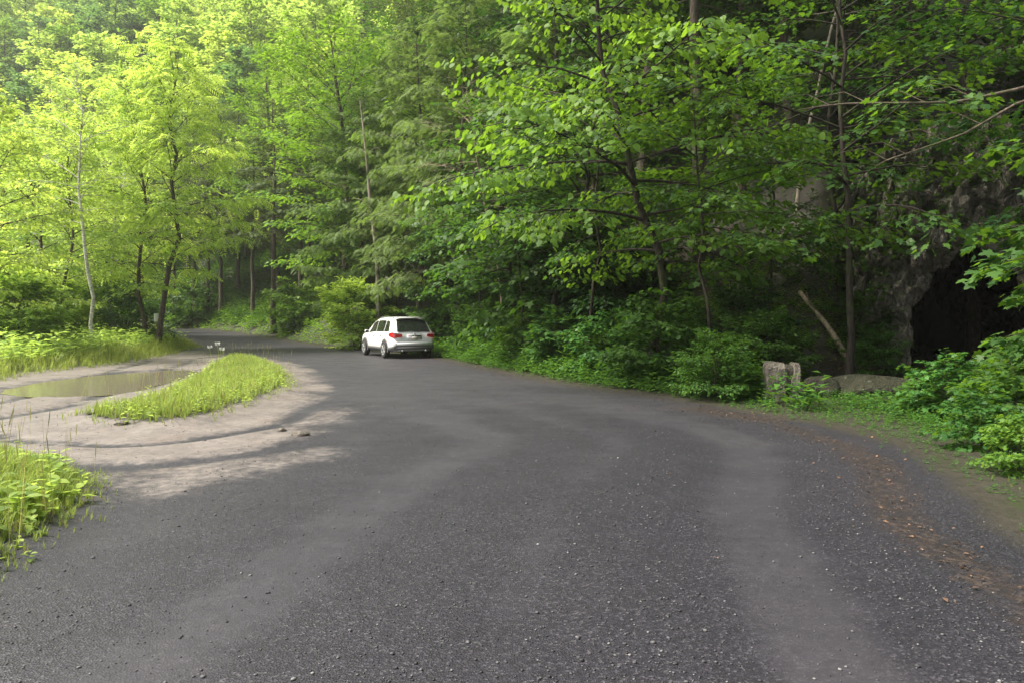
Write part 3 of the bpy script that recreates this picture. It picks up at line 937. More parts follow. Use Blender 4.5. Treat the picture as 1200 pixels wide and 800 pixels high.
# fallen log on the slope
a = Vector(hit(939, 352)); b = Vector(hit(992, 424))
r = thing('fallen_log', 'thin pale fallen log lying downhill across the slope', 'log', b)
B = MB(); pts = [(Vector((0, 0, .10)) * (1 - t) + (a - b + Vector((0, 0, .22))) * t) + Vector((.04 * math.sin(t * 5), 0, .05 * math.sin(t * 3.1))) for t in np.linspace(-.06, 1, 9)]
tube(B, pts, np.linspace(.085, .055, 9), 9, cap=True)
link('trunk', B.mesh('log', DEADW, True), r)
B = MB(); tube(B, [Vector(pts[6]), Vector(pts[6]) + Vector((-.15, -.1, .22)), Vector(pts[6]) + Vector((-.2, -.12, .42))], [.02, .014, .006], 5, cap=True)
link('branch', B.mesh('branch', DEADW, True), r)

# ------------------------------------------------------------------ the car
def car():
    paint = plain('white_paint', (.74, .74, .72), .28, 0, .5, .6)
    glass = plain('tinted_glass', (.012, .014, .014), .04, 0, .6)
    clad = plain('grey_cladding', (.11, .108, .105), .6)
    black = plain('black_plastic', (.012, .012, .012), .6)
    rub = plain('tyre_rubber', (.022, .021, .02), .85, noise=.3)
    alloy = plain('alloy', (.5, .5, .5), .32, .9)
    red = plain('red_lens', (.42, .012, .015), .12, 0, .6, .5)
    clear = plain('clear_lens', (.62, .5, .5), .1, 0, .6, .5)
    chrome = plain('chrome', (.6, .6, .6), .12, 1)
    platem = plain('plate_white', (.55, .54, .5), .5)
    plateb = plain('plate_band', (.45, .32, .12), .5)
    r = thing('parked_car', 'white estate-shaped SUV with grey cladding parked on the road edge', 'car', (-5.3, 31.0, z1(-5.3, 31.0)), math.radians(29))
    ys = np.array([-2.42, -2.40, -2.36, -2.28, -2.12, -1.95, -1.78, -1.3, -.6, .2, .62, 1.0, 1.3, 1.5, 1.9, 2.15, 2.33, 2.42])
    zr = np.array([.80, .98, 1.06, 1.15, 1.36, 1.56, 1.665, 1.72, 1.745, 1.71, 1.58, 1.36, 1.17, 1.09, 1.03, .96, .84, .66])
    zb = np.array([.62, .92, .98, 1.03, 1.04, 1.045, 1.05, 1.04, 1.03, 1.02, 1.01, 1.0, .99, .98, .94, .86, .72, .55])
    hw = np.array([.80, .86, .90, .935, .955, .965, .97, .97, .97, .97, .97, .965, .96, .955, .94, .90, .80, .66])
    rw = np.array([.70, .74, .76, .76, .74, .72, .71, .71, .72, .72, .74, .78, .82, .84, .82, .76, .66, .56])
    zbm = np.array([.40, .36, .34, .33, .30, .28, .27, .27, .27, .27, .27, .27, .27, .28, .30, .32, .35, .42])
    Y = np.linspace(-2.42, 2.42, 70); I = lambda a, y: np.interp(y, ys, a)

    def section(y):
        h, b, t, q, lo = I(hw, y), I(zb, y), I(zr, y), I(rw, y), I(zbm, y)
        b = min(b, t - .03)
        pts = [(0, lo), (h * .86, lo), (h * .97, lo + .10), (h, lo + .26), (h * .995, (b + lo) * .55), (h * .985, b - .06), (h * .955, b), (q + (h * .955 - q) * .12 if t - b > .25 else (q + h * .955) / 2, b + (t - b) * .86 if t - b > .25 else b + (t - b) * .6), (q * .86, t - .015 * (t - b > .2) - .004), (q * .45, t + .012), (0, t + .018)]
        return pts
    B = MB(); V = []; np_ = 11
    for y in Y:
        s = section(y)
        V += [(px, y, pz) for px, pz in s] + [(-px, y, pz) for px, pz in s[-2:0:-1]]
    n = 2 * np_ - 2; k = len(Y)
    i = np.arange(k - 1)[:, None] * n; j = np.arange(n)[None]; j2 = (j + 1) % n
    Fq = np.stack([i + j, i + n + j, i + n + j2, i + j2], -1).reshape(-1, 4)
    V = np.array(V); c0 = V[:n].mean(0); c1 = V[-n:].mean(0); V = np.concatenate([V, [c0, c1]]); jj = np.arange(n)
    B.addm(V, [(Fq, 0), (np.stack([jj, (jj + 1) % n, np.full(n, n * k)], -1), 0), (np.stack([(jj + 1) % n + (k - 1) * n, jj + (k - 1) * n, np.full(n, n * k + 1)], -1), 0)])
    me = B.mesh('body', paint, True)
    body = link('body', me, r)

    def side(y, v, s, off=.012):
        h, b, t, q = I(hw, y) * .955, I(zb, y), I(zr, y), I(rw, y)
        xt = q + (h - q) * .12; zt = b + (t - b) * .86
        return (s * (h + (xt - h) * v + off), y, b + (zt - b) * v + off * .3)

    def patch(name, mat, grid_pts, parent=r):
        nu, nv = len(grid_pts), len(grid_pts[0]); Vv = np.array(grid_pts).reshape(-1, 3); f = [(a * nv + b, (a + 1) * nv + b, (a + 1) * nv + b + 1, a * nv + b + 1) for a in range(nu - 1) for b in range(nv - 1)]
        P = MB(); P.add(Vv, f); return link(name, P.mesh(name, mat, True), parent)
    for s in (1, -1):
        for y0, y1, t0, t1 in ((-.02, 1.02, -.02, .56), (-1.08, -.10, -1.08, -.10), (-1.80, -1.16, -1.52, -1.16)):
            gp = []
            for u in np.linspace(0, 1, 12):
                row = []
                for v in np.linspace(.13, .93, 6):
                    yy = (y0 + (y1 - y0) * u) * (1 - v) + (t0 + (t1 - t0) * u) * v
                    row.append(side(yy, v, s))
                gp.append(row)
            patch('side_window', glass, gp)
    # rear window, windscreen follow the profile
    def across(zlo, zhi, front, half_lo, half_hi, off):
        gp = []
        ysd = np.linspace(1.4, .3, 60) if front else np.linspace(-2.4, -1.6, 80)
        zz = I(zr, ysd)
        for v in np.linspace(0, 1, 8):
            z = zlo + (zhi - zlo) * v; y = float(np.interp(z, zz, ysd))
            hl = half_lo + (half_hi - half_lo) * v
            gp.append([(x * hl, y + off * (.8 if front else -.8) - (.02 * abs(x) ** 3 * (1 if front else -1)) * .0, z + .02 + .010 - .022 * x * x) for x in np.linspace(-1, 1, 9)])
        return gp
    rw_ = patch('rear_window', glass, across(1.10, 1.62, False, .74, .63, .03))
    patch('windscreen', glass, across(1.16, 1.62, True, .74, .64, .03))
    # spoiler lip
    B = MB(); bxv = np.array([(x * .66, y, z) for x in (-1, 1) for y in (-2.0, -1.72) for z in (1.675, 1.715)])
    B.add(bxv, [(0, 1, 3, 2), (4, 6, 7, 5), (0, 4, 5, 1), (2, 3, 7, 6), (1, 5, 7, 3), (0, 2, 6, 4)]); link('spoiler', B.mesh('spoiler', paint), r)
    # lower cladding all round
    B = MB(); V = []; yy = np.linspace(-2.435, 2.43, 60)
    for y in yy:
        h, lo = I(hw, np.clip(y, -2.42, 2.42)), I(zbm, np.clip(y, -2.42, 2.42))
        V += [(h * .84, y, lo - .012), (h * .975 + .014, y, lo + .09), (h + .016, y, lo + .17), (h + .004, y, lo + .185), (-h - .004, y, lo + .185), (-h - .016, y, lo + .17), (-h * .975 - .014, y, lo + .09), (-h * .84, y, lo - .012)]
    Fq = [(a * 8 + b, (a + 1) * 8 + b, (a + 1) * 8 + b + 1, a * 8 + b + 1) for a in range(59) for b in (0, 1, 2, 4, 5, 6)]
    Fq += [(b, b + 1, 6 - b, 7 - b) for b in (0, 1, 2)] + [(59 * 8 + b + 1, 59 * 8 + b, 59 * 8 + 7 - b, 59 * 8 + 6 - b) for b in (0, 1, 2)]
    B.add(V, Fq); link('cladding', B.mesh('cladding', clad, True), r)

    def box(name, mat, c, s, rot=0, parent=r):
        import bmesh
        bm = bmesh.new(); bmesh.ops.create_cube(bm, size=1.0)
        for v in bm.verts:
            v.co = Vector((v.co.x * s[0], v.co.y * s[1], v.co.z * s[2]))
        bmesh.ops.bevel(bm, geom=bm.edges[:], offset=min(s) * .3, segments=2, affect='EDGES')
        me = bpy.data.meshes.new(name); bm.to_mesh(me); bm.free(); me.materials.append(mat)
        for p in me.polygons:
            p.use_smooth = True
        o = link(name, me, parent); o.location = c; o.rotation_euler = (0, 0, rot); return o
    # wheels
    for sx in (-1, 1):
        for wy in (-1.40, 1.42):
            B = MB()
            a = np.linspace(0, 2 * np.pi, 40, endpoint=False)
            prof = [(.235, .10), (.30, .118), (.345, .105), (.362, .07), (.362, -.09), (.33, -.11), (.2, -.10)]
            V = np.array([(x, rr * math.cos(q), rr * math.sin(q)) for rr, x in prof for q in a])
            Fq = [(p * 40 + b, p * 40 + (b + 1) % 40, (p + 1) * 40 + (b + 1) % 40, (p + 1) * 40 + b) for p in range(6) for b in range(40)]
            B.add(V * np.array([sx, 1, 1]), Fq)
            w = thing_part('wheel', r, (sx * .885, wy, .362))
            link('tyre', B.mesh('tyre', rub, True), w)
            B = MB()
            pr = [(.24, .098), (.225, .112), (.20, .085), (.20, .03)]
            V = np.array([(x, rr * math.cos(q), rr * math.sin(q)) for rr, x in pr for q in a])
            B.add(V * np.array([sx, 1, 1]), [(p * 40 + b, p * 40 + (b + 1) % 40, (p + 1) * 40 + (b + 1) % 40, (p + 1) * 40 + b) for p in range(3) for b in range(40)])
            for q in range(7):
                t = q / 7 * 2 * np.pi
                for d in (-.07, .07):
                    tube(B, [(sx * .09, .03 * math.cos(t), .03 * math.sin(t)), (sx * .097, .21 * math.cos(t + d), .21 * math.sin(t + d))], [.022, .013], 5)
            tube(B, [(sx * .03, 0, 0), (sx * .105, 0, 0)], [.055, .05], 12, cap=True)
            link('rim', B.mesh('rim', alloy, True), w)
            B = MB(); B.add([(sx * .028, 0, 0)] + [(sx * .028, .2 * math.cos(q), .2 * math.sin(q)) for q in a], [(0, 1 + b, 1 + (b + 1) % 40) for b in range(40)])
            link('brake_disc', B.mesh('brake_disc', black), w)
            B = MB()   # dark arch round the wheel
            aa = np.linspace(-.25, np.pi + .25, 30)
            V = []
            for q in aa:
                cy, cz = math.cos(q), math.sin(q)
                V += [(sx * (.974), wy + .365 * cy, .362 + .365 * cz), (sx * .990, wy + .40 * cy, .362 + .40 * cz), (sx * .990, wy + .455 * cy, .362 + .455 * cz), (sx * .965, wy + .465 * cy, .362 + .465 * cz)]
            B.add(V, [(i_ * 4 + b, (i_ + 1) * 4 + b, (i_ + 1) * 4 + b + 1, i_ * 4 + b + 1) for i_ in range(29) for b in range(3)])
            link('wheel_arch', B.mesh('wheel_arch', clad if True else black, True), r)
            B = MB(); V = [(sx * .972, wy, .362)] + [(sx * .976, wy + .385 * math.cos(q), .362 + .385 * math.sin(q)) for q in a]  # flat black disc on the uncut body, in place of a shaded hollow
            B.add(V, [(0, 1 + b, 1 + (b + 1) % 40) for b in range(40)]); link('wheel_well_disc', B.mesh('wheel_well_disc', black), r)
            w.location.x = sx * .935
    # lamps
    for sx in (-1, 1):
        gp = []
        for u in np.linspace(0, 1, 10):
            row = []
            for v in np.linspace(0, 1, 6):
                if u < .5:
                    y = -1.93 - .40 * u / .5; zc = .99 + .0 * u; hh = .05 + .075 * (u / .5)
                    x = float(np.interp(y, ys, hw)) + .010
                    row.append((sx * x, y, zc + (v - .5) * 2 * hh * (.9 if v > .5 else 1.0)))
                else:
                    t = (u - .5) / .5; hh = .125 - .07 * t
                    x = .955 - .40 * t; y = -2.345 - .075 * t ** .7
                    row.append((sx * x, y - .02 - .02 * (1 - v), .98 - .02 * t + (v - .5) * 2 * hh))
            gp.append(row)
        lamp = patch('tail_lamp', red, gp)
        patch('reversing_lens', clear, [[(sx * (.90 - .26 * u), -2.40 - .035 * u - .012 - .004, 1.02 - .01 * u + .035 * v) for v in (0, 1)] for u in np.linspace(0, 1, 5)], lamp)
        mir = box('mirror', paint, (sx * 1.06, .86, 1.10), (.20, .10, .15)); box('mirror_glass', glass, (0, -.052, 0), (.15, .01, .11), 0, mir)
        for hy in (-.85, .22):
            box('door_handle', black, (sx * .972, hy, .93), (.03, .17, .03))
        B = MB(); tube(B, [(sx * .60, -1.55, 1.66), (sx * .60, -1.4, 1.735), (sx * .61, -.4, 1.765), (sx * .61, .2, 1.725), (sx * .61, .35, 1.66)], [.014] * 5, 6, cap=True); link('roof_rail', B.mesh('rail', clad, True), r)
        B = MB(); tube(B, [(sx * .52, -2.2, .33), (sx * .52, -2.46, .335)], [.045, .045], 12, cap=True); link('exhaust_pipe', B.mesh('pipe', chrome, True), r)
        for hy0, hy1 in ((-.06, -.05), (1.08, 1.09), (-1.12, -1.11)):
            patch('door_seam', black, [[(sx * (I(hw, hy0) + .004), hy0, z), (sx * (I(hw, hy0) + .004), hy0 + .012, z)] for z in np.linspace(.56, .96, 5)])
    # tailgate trim and plate
    box('tailgate_recess', paint, (0, -2.415, .88), (.66, .03, .19)); box('tailgate_handle', black, (0, -2.436, .925), (.56, .012, .02))
    box('chrome_strip', chrome, (0, -2.437, .955), (.62, .02, .035))
    pl = box('licence_plate', platem, (0, -2.438, .85), (.33, .012, .13)); box('plate_band', plateb, (0, -.008, -.055), (.31, .006, .025), 0, pl)
    box('rear_bumper', paint, (0, -2.385, .62), (1.66, .13, .20)); box('bumper_skirt', clad, (0, -2.385, .45), (1.60, .13, .15))
    box('badge', chrome, (0, -2.43, 1.02), (.10, .012, .05))
    box('wiper', black, (.05, -2.36, 1.13), (.5, .02, .02))


def thing_part(name, parent, loc):
    o = bpy.data.objects.new(name, None); COL.objects.link(o); o.parent = parent; o.location = loc; o.empty_display_size = .1
    return o


car()

# ------------------------------------------------------------------ low vegetation (masses nobody could count)
def scatter(n, x0, x1, y0, y1, dens, rng):
    x = rng.uniform(x0, x1, n); y = rng.uniform(y0, y1, n)
    m = rng.uniform(0, 1, n) < dens(x, y)
    return x[m], y[m]


RG = np.random.default_rng(77)
GT = [grass_template(RG, 12) for _ in range(5)]
GTF = [grass_template(RG, 7, .14) for _ in range(4)]
for T in GTF:
    T[0][:, 0] *= 1.0
WT = [weed_template(RG, 9) for _ in range(4)]
WTM = [weed_template(RG, 6, leaf=MAPLE, ls=.42) for _ in range(3)]
WTL = [weed_template(RG, 7, leaf=OVAL6, ls=.5) for _ in range(3)]
FERN = [(lambda B: (np.concatenate(B.V), [np.concatenate([f for f, _ in B.F[4]])]))((lambda B: (inst(B, PINN, np.zeros((7, 3)) + [0, 0, .05], np.stack([np.cos(np.arange(7) * .9), np.sin(np.arange(7) * .9), np.full(7, .75)], -1), np.stack([-np.cos(np.arange(7) * .9) * .6, -np.sin(np.arange(7) * .9) * .6, np.ones(7)], -1), .95), B)[1])(MB()))]


def grass_patch(name, poly, n, box, hmin, hmax, tm, straw=.12, wide=1.0, far=None, edge=.35):
    rng = np.random.default_rng(len(name) * 31 + n)
    pat = np.array(poly)

    def dens(x, y):
        d = pdist(x, y, pat)
        q = sstep(d + .22 * wav(x, y, 4.0, 2), -.05, edge) * (.65 + .35 * wav(x, y, 1.6, 9))
        if far:
            q *= (d < far)
        return q
    x, y = scatter(n, *box, dens, rng)
    d = pdist(x, y, pat)
    h = (hmin + (hmax - hmin) * sstep(d, 0, 1.3)) * rng.uniform(.55, 1.25, len(x)) * (1 + .3 * wav(x, y, 1.3, 5))
    B = MB(); mm = rng.uniform(0, 1, len(x)) < straw * (1.6 - sstep(d, 0, .8))
    P = np.stack([x, y, zg(x, y)], -1)
    stamp_up(B, tm, P[~mm], h[~mm], rng, 0); stamp_up(B, tm, P[mm], h[mm] * .85, rng, 1)
    o = kind(link(name, B.mesh(name, [L['grass'], L['straw']])), 'stuff')
    return o


grass_patch('grass', ISLE, 30000, (-13, -4.5, 10, 30.5), .05, .34, GT, .26, edge=.9)
grass_patch('grass', NEARV, 30000, (-7.5, -2.4, 2.4, 9.2), .06, .38, GT, .10, edge=.8)
grass_patch('grass', [(4.2, 4.3), (4.3, 5.3), (4.5, 6.1), (4.95, 6.9), (5.6, 8.0), (6.4, 8.6), (8.5, 8), (8.5, 3.5), (4.4, 3.5)], 9000, (4, 8.6, 3.4, 8.7), .06, .26, GT, .12, edge=.6)
grass_patch('grass', VERGE, 60000, (-34, -12, 15, 60), .25, .62, GTF, .06, far=9)

# weeds among the grass
B = MB(); rng = np.random.default_rng(8)
x, y = scatter(2600, -7.5, -2.6, 2.6, 9, lambda x, y: sstep(pdist(x, y, NEARV), .15, .7) * .55, rng)
stamp_up(B, WTL, np.stack([x, y, zg(x, y) - .02], -1), rng.uniform(.08, .3, len(x)), rng)
x, y = scatter(4200, -13, -4.5, 10, 30.5, lambda x, y: sstep(pdist(x, y, ISLE), .2, 1.0) * .5, rng)
stamp_up(B, WT, np.stack([x, y, zg(x, y) - .02], -1), rng.uniform(.12, .3, len(x)), rng)
kind(link('weeds', B.mesh('weeds', L['spring'])), 'stuff')
# seed stalks standing over the grass
ST = [(np.array([(-.004, 0, 0), (.004, 0, 0), (.03, .0, .8), (.024, 0, .8), (.04, .009, .98), (.055, 0, 1.12), (.035, -.009, .9)]), [np.array([(0, 1, 2, 3), (3, 6, 5, 4)])])]
B = MB()
for pl, n, bx4 in ((ISLE, 1500, (-13, -4.5, 10, 30.5)), (NEARV, 900, (-7.5, -2.6, 2.6, 9)), (VERGE, 2500, (-34, -12, 15, 60))):
    x, y = scatter(n, *bx4, lambda x, y: sstep(pdist(x, y, pl), .1, .6) * (pdist(x, y, pl) < 7) * .6, rng)
    stamp_up(B, ST, np.stack([x, y, zg(x, y)], -1), rng.uniform(.3, .7, len(x)), rng, 0, .12)
kind(link('seed_grass', B.mesh('seed_grass', L['straw'])), 'stuff')

B = MB()
x, y = scatter(26000, -40, -12, 15, 66, lambda x, y: sstep(pdist(x, y, VERGE), .8, 2.5) * (pdist(x, y, VERGE) < 16) * .42, rng)
stamp_up(B, WT, np.stack([x, y, zg(x, y) - .02], -1), rng.uniform(.4, 1.15, len(x)), rng)
kind(link('weeds', B.mesh('weeds', L['spring'])), 'stuff')

# tangle on the bank along the road
def bank(name, n, box, dens, hh, tm, mat, seed):
    rng = np.random.default_rng(seed); B = MB()
    x, y = scatter(n, *box, dens, rng)
    d = edged(x, y)
    stamp_up(B, tm, np.stack([x, y, zg(x, y) - .03], -1), hh(x, y, d) * rng.uniform(.7, 1.3, len(x)), rng, 0, .3)
    kind(link(name, B.mesh(name, L[mat])), 'stuff')


cavein = lambda x, y: np.exp(-(((x - 9.3) / 2.6) ** 2 + ((y - 16.0) / 2.2) ** 2))
def dn_bank(x, y):
    d = edged(x, y)
    gap = np.exp(-(((x - 4.6) / .9) ** 2 + ((y - 13.2) / .8) ** 2))
    return sstep(d + .25 * wav(x, y, 2.2, 4), .0, .5) * (1 - sstep(d, 4.2, 6.5)) * (1 - np.clip(cavein(x, y) * 1.4, 0, 1)) * (1 - gap) * .9
bank('undergrowth', 21000, (-12, 5.4, 12.0, 40), lambda x, y: dn_bank(x, y) * sstep(y - 11.5 + .0 * x, 0, 1.5), lambda x, y, d: .24 + .5 * sstep(d, .1, 1.6), WT, 'cover', 41)
bank('undergrowth', 9000, (-60, -7, 36, 86), lambda x, y: dn_bank(x, y), lambda x, y, d: .35 + .5 * sstep(d, .3, 2.5), WT, 'bright', 42)
bank('undergrowth', 6500, (3.6, 12.5, 3.5, 13.2), lambda x, y: sstep(edged(x, y) + .35 * wav(x, y, 1.9, 4), .1, .9) * (.55 + .45 * (x > 6.2)) * (1 - sstep(y, 11.2, 13.6) * .7) * (1 - np.exp(-(((x - 5.4) / .8) ** 2 + ((y - 13) / 1.2) ** 2))), lambda x, y, d: (.11 + .42 * sstep(d, .5, 2.6)) * (.42 + .58 * sstep(x - .25 * (y - 9), 5.9, 7.4)), WTM, 'cover', 43)
bank('undergrowth', 9000, (3.4, 10.5, 5, 16), lambda x, y: sstep(edged(x, y) + .45 * wav(x, y, 2.4, 7), -.35, .4) * .6 * (1 - np.clip(cavein(x, y) * 1.3, 0, 1)), lambda x, y, d: .09 + .10 * sstep(d, .2, 2), WT, 'cover', 44)
bank('undergrowth', 17000, (-40, 16, 14, 75), lambda x, y: sstep(edged(x, y), 3.0, 6) * (1 - sstep(edged(x, y), 18, 26)) * sstep(wav(x, y, .8, 12), .35, -.2) * (1 - np.clip(cavein(x, y) * 1.4, 0, 1)) * .7, lambda x, y, d: .3 + 0 * d, WT, 'mid', 45)
bank('undergrowth', 9000, (4.6, 11, 14, 21), lambda x, y: sstep(zg(x, y), .35, .9) * (.5 + .5 * wav(x, y, 1.4, 3)) * .7, lambda x, y, d: .26 + 0 * d, WT, 'bright', 46)
bank('undergrowth', 30000, (-52, -12, 54, 98), lambda x, y: sstep(edged(x, y), 1.5, 4) * (1 - sstep(edged(x, y), 26, 34)) * sstep(wav(x, y, .5, 15), -.9, -.1) * .95, lambda x, y, d: .8 + 0 * d, WT, 'mid', 47)
# fallen leaves on the shoulder, slope and cave entrance
rng = np.random.default_rng(9)
x, y = scatter(90000, -12, 14, 3.5, 34, lambda x, y: zones(x, y)[2] * .6 * (edged(x, y) > -1.9), rng)
x2 = rng.uniform(1, 5.2, 26); y2 = rng.uniform(4, 16, 26); m = edged(x2, y2) < 0
x = np.concatenate([x, x2[m]]); y = np.concatenate([y, y2[m]]); n = len(x)
B = MB(); az = rng.uniform(0, 6.28, n)
inst(B, OVAL, np.stack([x, y, zg(x, y) + .012], -1), np.stack([np.cos(az), np.sin(az), rng.normal(0, .2, n)], -1), np.stack([rng.normal(0, .35, n), rng.normal(0, .35, n), np.ones(n)], -1), rng.uniform(.03, .085, n) * (1 + (edged(x, y) > 2) * .5) * np.where(edged(x, y) < 0, .6, 1))
kind(link('leaf_litter', B.mesh('leaf_litter', L['litter'])), 'stuff')

# ------------------------------------------------------------------ shrubs
SHR = {
    'round': Proto('shrub_round', OVAL6, .17, BARKD, 201, 'spring', H=2.7, base=.04, R=1.75, n_limb=38, subs=8, lps=34, e_lo=10, e_hi=80, fat=.3, droop=.12, prof=rnd, r0=.03),
    'maple': Proto('shrub_maple', MAPLE, .19, BARKD, 202, 'maple', H=2.4, base=.08, R=1.5, n_limb=24, subs=6, lps=16, e_lo=5, e_hi=65, fat=.34, droop=.3, prof=rnd, r0=.025),
    'dense': Proto('shrub_dense', OVAL, .14, BARKD, 203, 'dark', H=2.2, base=.03, R=1.7, n_limb=40, subs=8, lps=26, e_lo=0, e_hi=75, fat=.32, droop=.25, prof=rnd, r0=.025),
    'arch': Proto('shrub_arch', HEART, .15, BARKD, 204, 'mid', H=2.6, base=.06, R=2.0, n_limb=28, subs=7, lps=20, e_lo=15, e_hi=70, fat=.34, droop=.55, prof=rnd, r0=.03),
}


def shrub(kind_, px, Y, s, lm, label, z=None, grp=None, name='shrub'):
    x = (px - 600) / F * Y
    return SHR[kind_].place(name, label, 'shrub', x, Y, (px * .37) % 6.28, s, grp, lm, z)


shrub('round', 414, 39.4, 1.2, 'yellow', 'rounded pale green shrub on the verge ahead of the white car')
shrub('round', 450, 42, .7, 'bright', 'bushy green shrub showing over the bonnet of the white car')
shrub('dense', 838, 14.2, .48, 'cover', 'low dense bright-leaved shrub beside the pale split boulder')
shrub('dense', 898, 15.8, .62, 'mid', 'broad feathery dark shrub directly behind the split boulder')
shrub('dense', 868, 17.4, .8, 'dark', 'dark rounded shrub on the slope above the low bright-leaved shrub')
shrub('arch', 770, 16.9, .74, 'mid', 'arching shrub at the end of the weedy bank nearest the split boulder')
shrub('arch', 705, 19.0, .6, 'mid', 'arching broad-leaved shrub in the middle of the weedy bank')
shrub('maple', 655, 21.5, .65, 'mid', 'lobed-leaf shrub rising from the weedy bank')
shrub('arch', 610, 25.0, .6, 'bright', 'leafy shrub on the bank a few steps behind the white car')
shrub('dense', 560, 30.0, .75, 'mid', 'dense green shrub beside the rear corner of the white car')
shrub('arch', 530, 34.0, 1.2, 'mid', 'tall arching shrub right behind the roof of the white car')
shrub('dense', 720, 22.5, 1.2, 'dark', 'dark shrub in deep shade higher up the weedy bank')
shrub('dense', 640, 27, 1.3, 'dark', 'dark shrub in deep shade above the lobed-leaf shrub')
shrub('maple', 1150, 8.6, .3, 'maple', 'low maple-leaved shrub at the front edge of the green bank')
shrub('maple', 1192, 9.6, .42, 'maple', 'knee-high maple-leaved shrub under the young maple')
shrub('maple', 1105, 11.2, .38, 'cover', 'small lobed-leaf shrub before the cave mouth')
shrub('arch', 1195, 7.2, .22, 'bright', 'pale broad-leaved shrub in the near corner of the green bank')
shrub('dense', 1028, 16.6, .42, 'mid', 'small shrub clinging to the foot of the grey rock face')
shrub('dense', 1005, 18.6, .6, 'mid', 'bushy shrub growing beside the upper rock face')
shrub('dense', 150, 38, 1.15, 'mid', 'dark green bush behind the two stems of the tall yellow-green tree')
shrub('dense', 118, 41, 1.3, 'bright', 'green bush in the gap between the birch and the yellow-green tree')
shrub('round', 22, 27, 1.0, 'spring', 'pale rounded bush at the far side of the puddle')
shrub('round', 62, 35, 1.1, 'yellow', 'yellowish bush among the dark leaning trunks')
shrub('round', -12, 30, 1.3, 'yellow', 'yellowish bush cut by the picture edge beyond the puddle')
shrub('arch', 225, 70, 1.5, 'mid', 'low bush under the dark trunks where the road bends away')
shrub('arch', 345, 56, 1.3, 'bright', 'low spreading bush beside the lone hemlock')

# wildflowers at the far tip of the island
for px, py, h, lab in ((248, 419, .5, 'white flower head at the far tip of the grass island'), (256, 420, .62, 'tall white flower head leaning over the island tip'), (262, 421, .45, 'small white wildflower beside the taller ones on the island tip')):
    x, y, z = hit(px, py + 3)
    r = thing('wildflower', lab, 'flower', (x, y, z), px, 'white wildflowers on the island tip')
    B = MB(); tube(B, [(0, 0, 0), (.03, .02, h * .5), (.08, .0, h)], [.008, .006, .005], 5); link('stem', B.mesh('stem', L['spring']), r)
    B = MB(); rng = np.random.default_rng(int(px)); n = 90; a = rng.uniform(0, 6.28, n); q = .075 * np.sqrt(rng.uniform(0, 1, n))
    inst(B, OVAL, np.stack([.08 + q * np.cos(a), q * np.sin(a), h + .03 + rng.uniform(-.05, .06, n)], -1), np.stack([np.cos(a), np.sin(a), np.full(n, .3)], -1), rng.normal(0, 1, (n, 3)), .04)
    link('blossom', B.mesh('blossom', plain('white_petal', (.7, .7, .66), .7)), r)

# ------------------------------------------------------------------ single trees the photo shows
X_ = lambda px, Y: (px - 600) / F * Y
# two yellow-green stems by the puddle
t1 = PIN[0].place('leafy_tree', 'tall yellow-green tree with a white blaze on its trunk beyond the puddle', 'tree', X_(183, 36), 36, 1.1, .98)
B = MB(); a = np.linspace(-.55, .55, 7); V = []
for zz in (1.45, 1.65, 1.86):
    for q in a:
        V.append((.205 * math.sin(q), -.205 * math.cos(q), zz))
B.add(V, [(i * 7 + j, i * 7 + j + 1, (i + 1) * 7 + j + 1, (i + 1) * 7 + j) for i in range(2) for j in range(6)])
o = link('trail_blaze', B.mesh('blaze', plain('white_blaze', (.7, .7, .68), .8)), t1); o.rotation_euler = (0, 0, -1.1 + .5)
PIN[2].place('leafy_tree', 'slimmer yellow-green stem close beside the blazed tree', 'tree', X_(170, 36.3), 36.3, 2.9, 1.03)
PIN[1].place('leafy_tree', 'drooping pale yellow-green tree at the picture edge past the puddle', 'tree', X_(8, 26), 26, .4, .72, lm='yellow')
PIN[2].place('leafy_tree', 'yellow-green tree with a dark leaning trunk behind the puddle', 'tree', X_(72, 33), 33, 3.3, .78, lm='spring', tilt=(0, -.10))
PIN[1].place('leafy_tree', 'small yellow-green tree between the leaning trunk and the picture edge', 'tree', X_(40, 36), 36, 5.0, .82, lm='spring')
PIN[0].place('leafy_tree', 'dark-stemmed tree just behind the leaning yellow-green tree', 'tree', X_(55, 40), 40, 4.0, .84, lm='spring')
PIN[2].place('leafy_tree', 'loose-crowned tree in the second row behind the blazed tree', 'tree', X_(128, 46), 46, 1.9, 1.0, lm='spring')
BIRP = Proto('birch', OVAL, .17, BIRCH, 161, 'yellow', H=15, base=.42, R=2.7, n_limb=30, subs=7, lps=20, e_lo=15, e_hi=65, fat=.42, prof=rnd, r0=.10, wig=.22, lean=(-.6, .3))
BIRP.place('birch_tree', 'white-barked birch standing in the bright foliage behind the puddle', 'tree', X_(112, 31), 31, 2.2, .9)
BIRP.place('birch_tree', 'second thinner birch at the back of the bright foliage', 'tree', X_(122, 42), 42, .3, .95, lm='spring')
BIRL = Proto('leaning_birch', OVAL, .13, BARKP, 162, 'bright', H=11, base=.55, R=2.4, n_limb=16, subs=6, lps=18, e_lo=10, e_hi=60, fat=.4, prof=rnd, r0=.06, wig=.05, lean=(2.6, 0))
BIRL.place('birch_tree', 'thin pale-barked birch leaning across the dark slope over the cave', 'tree', 9.1, 22.0, 0, 1.0)

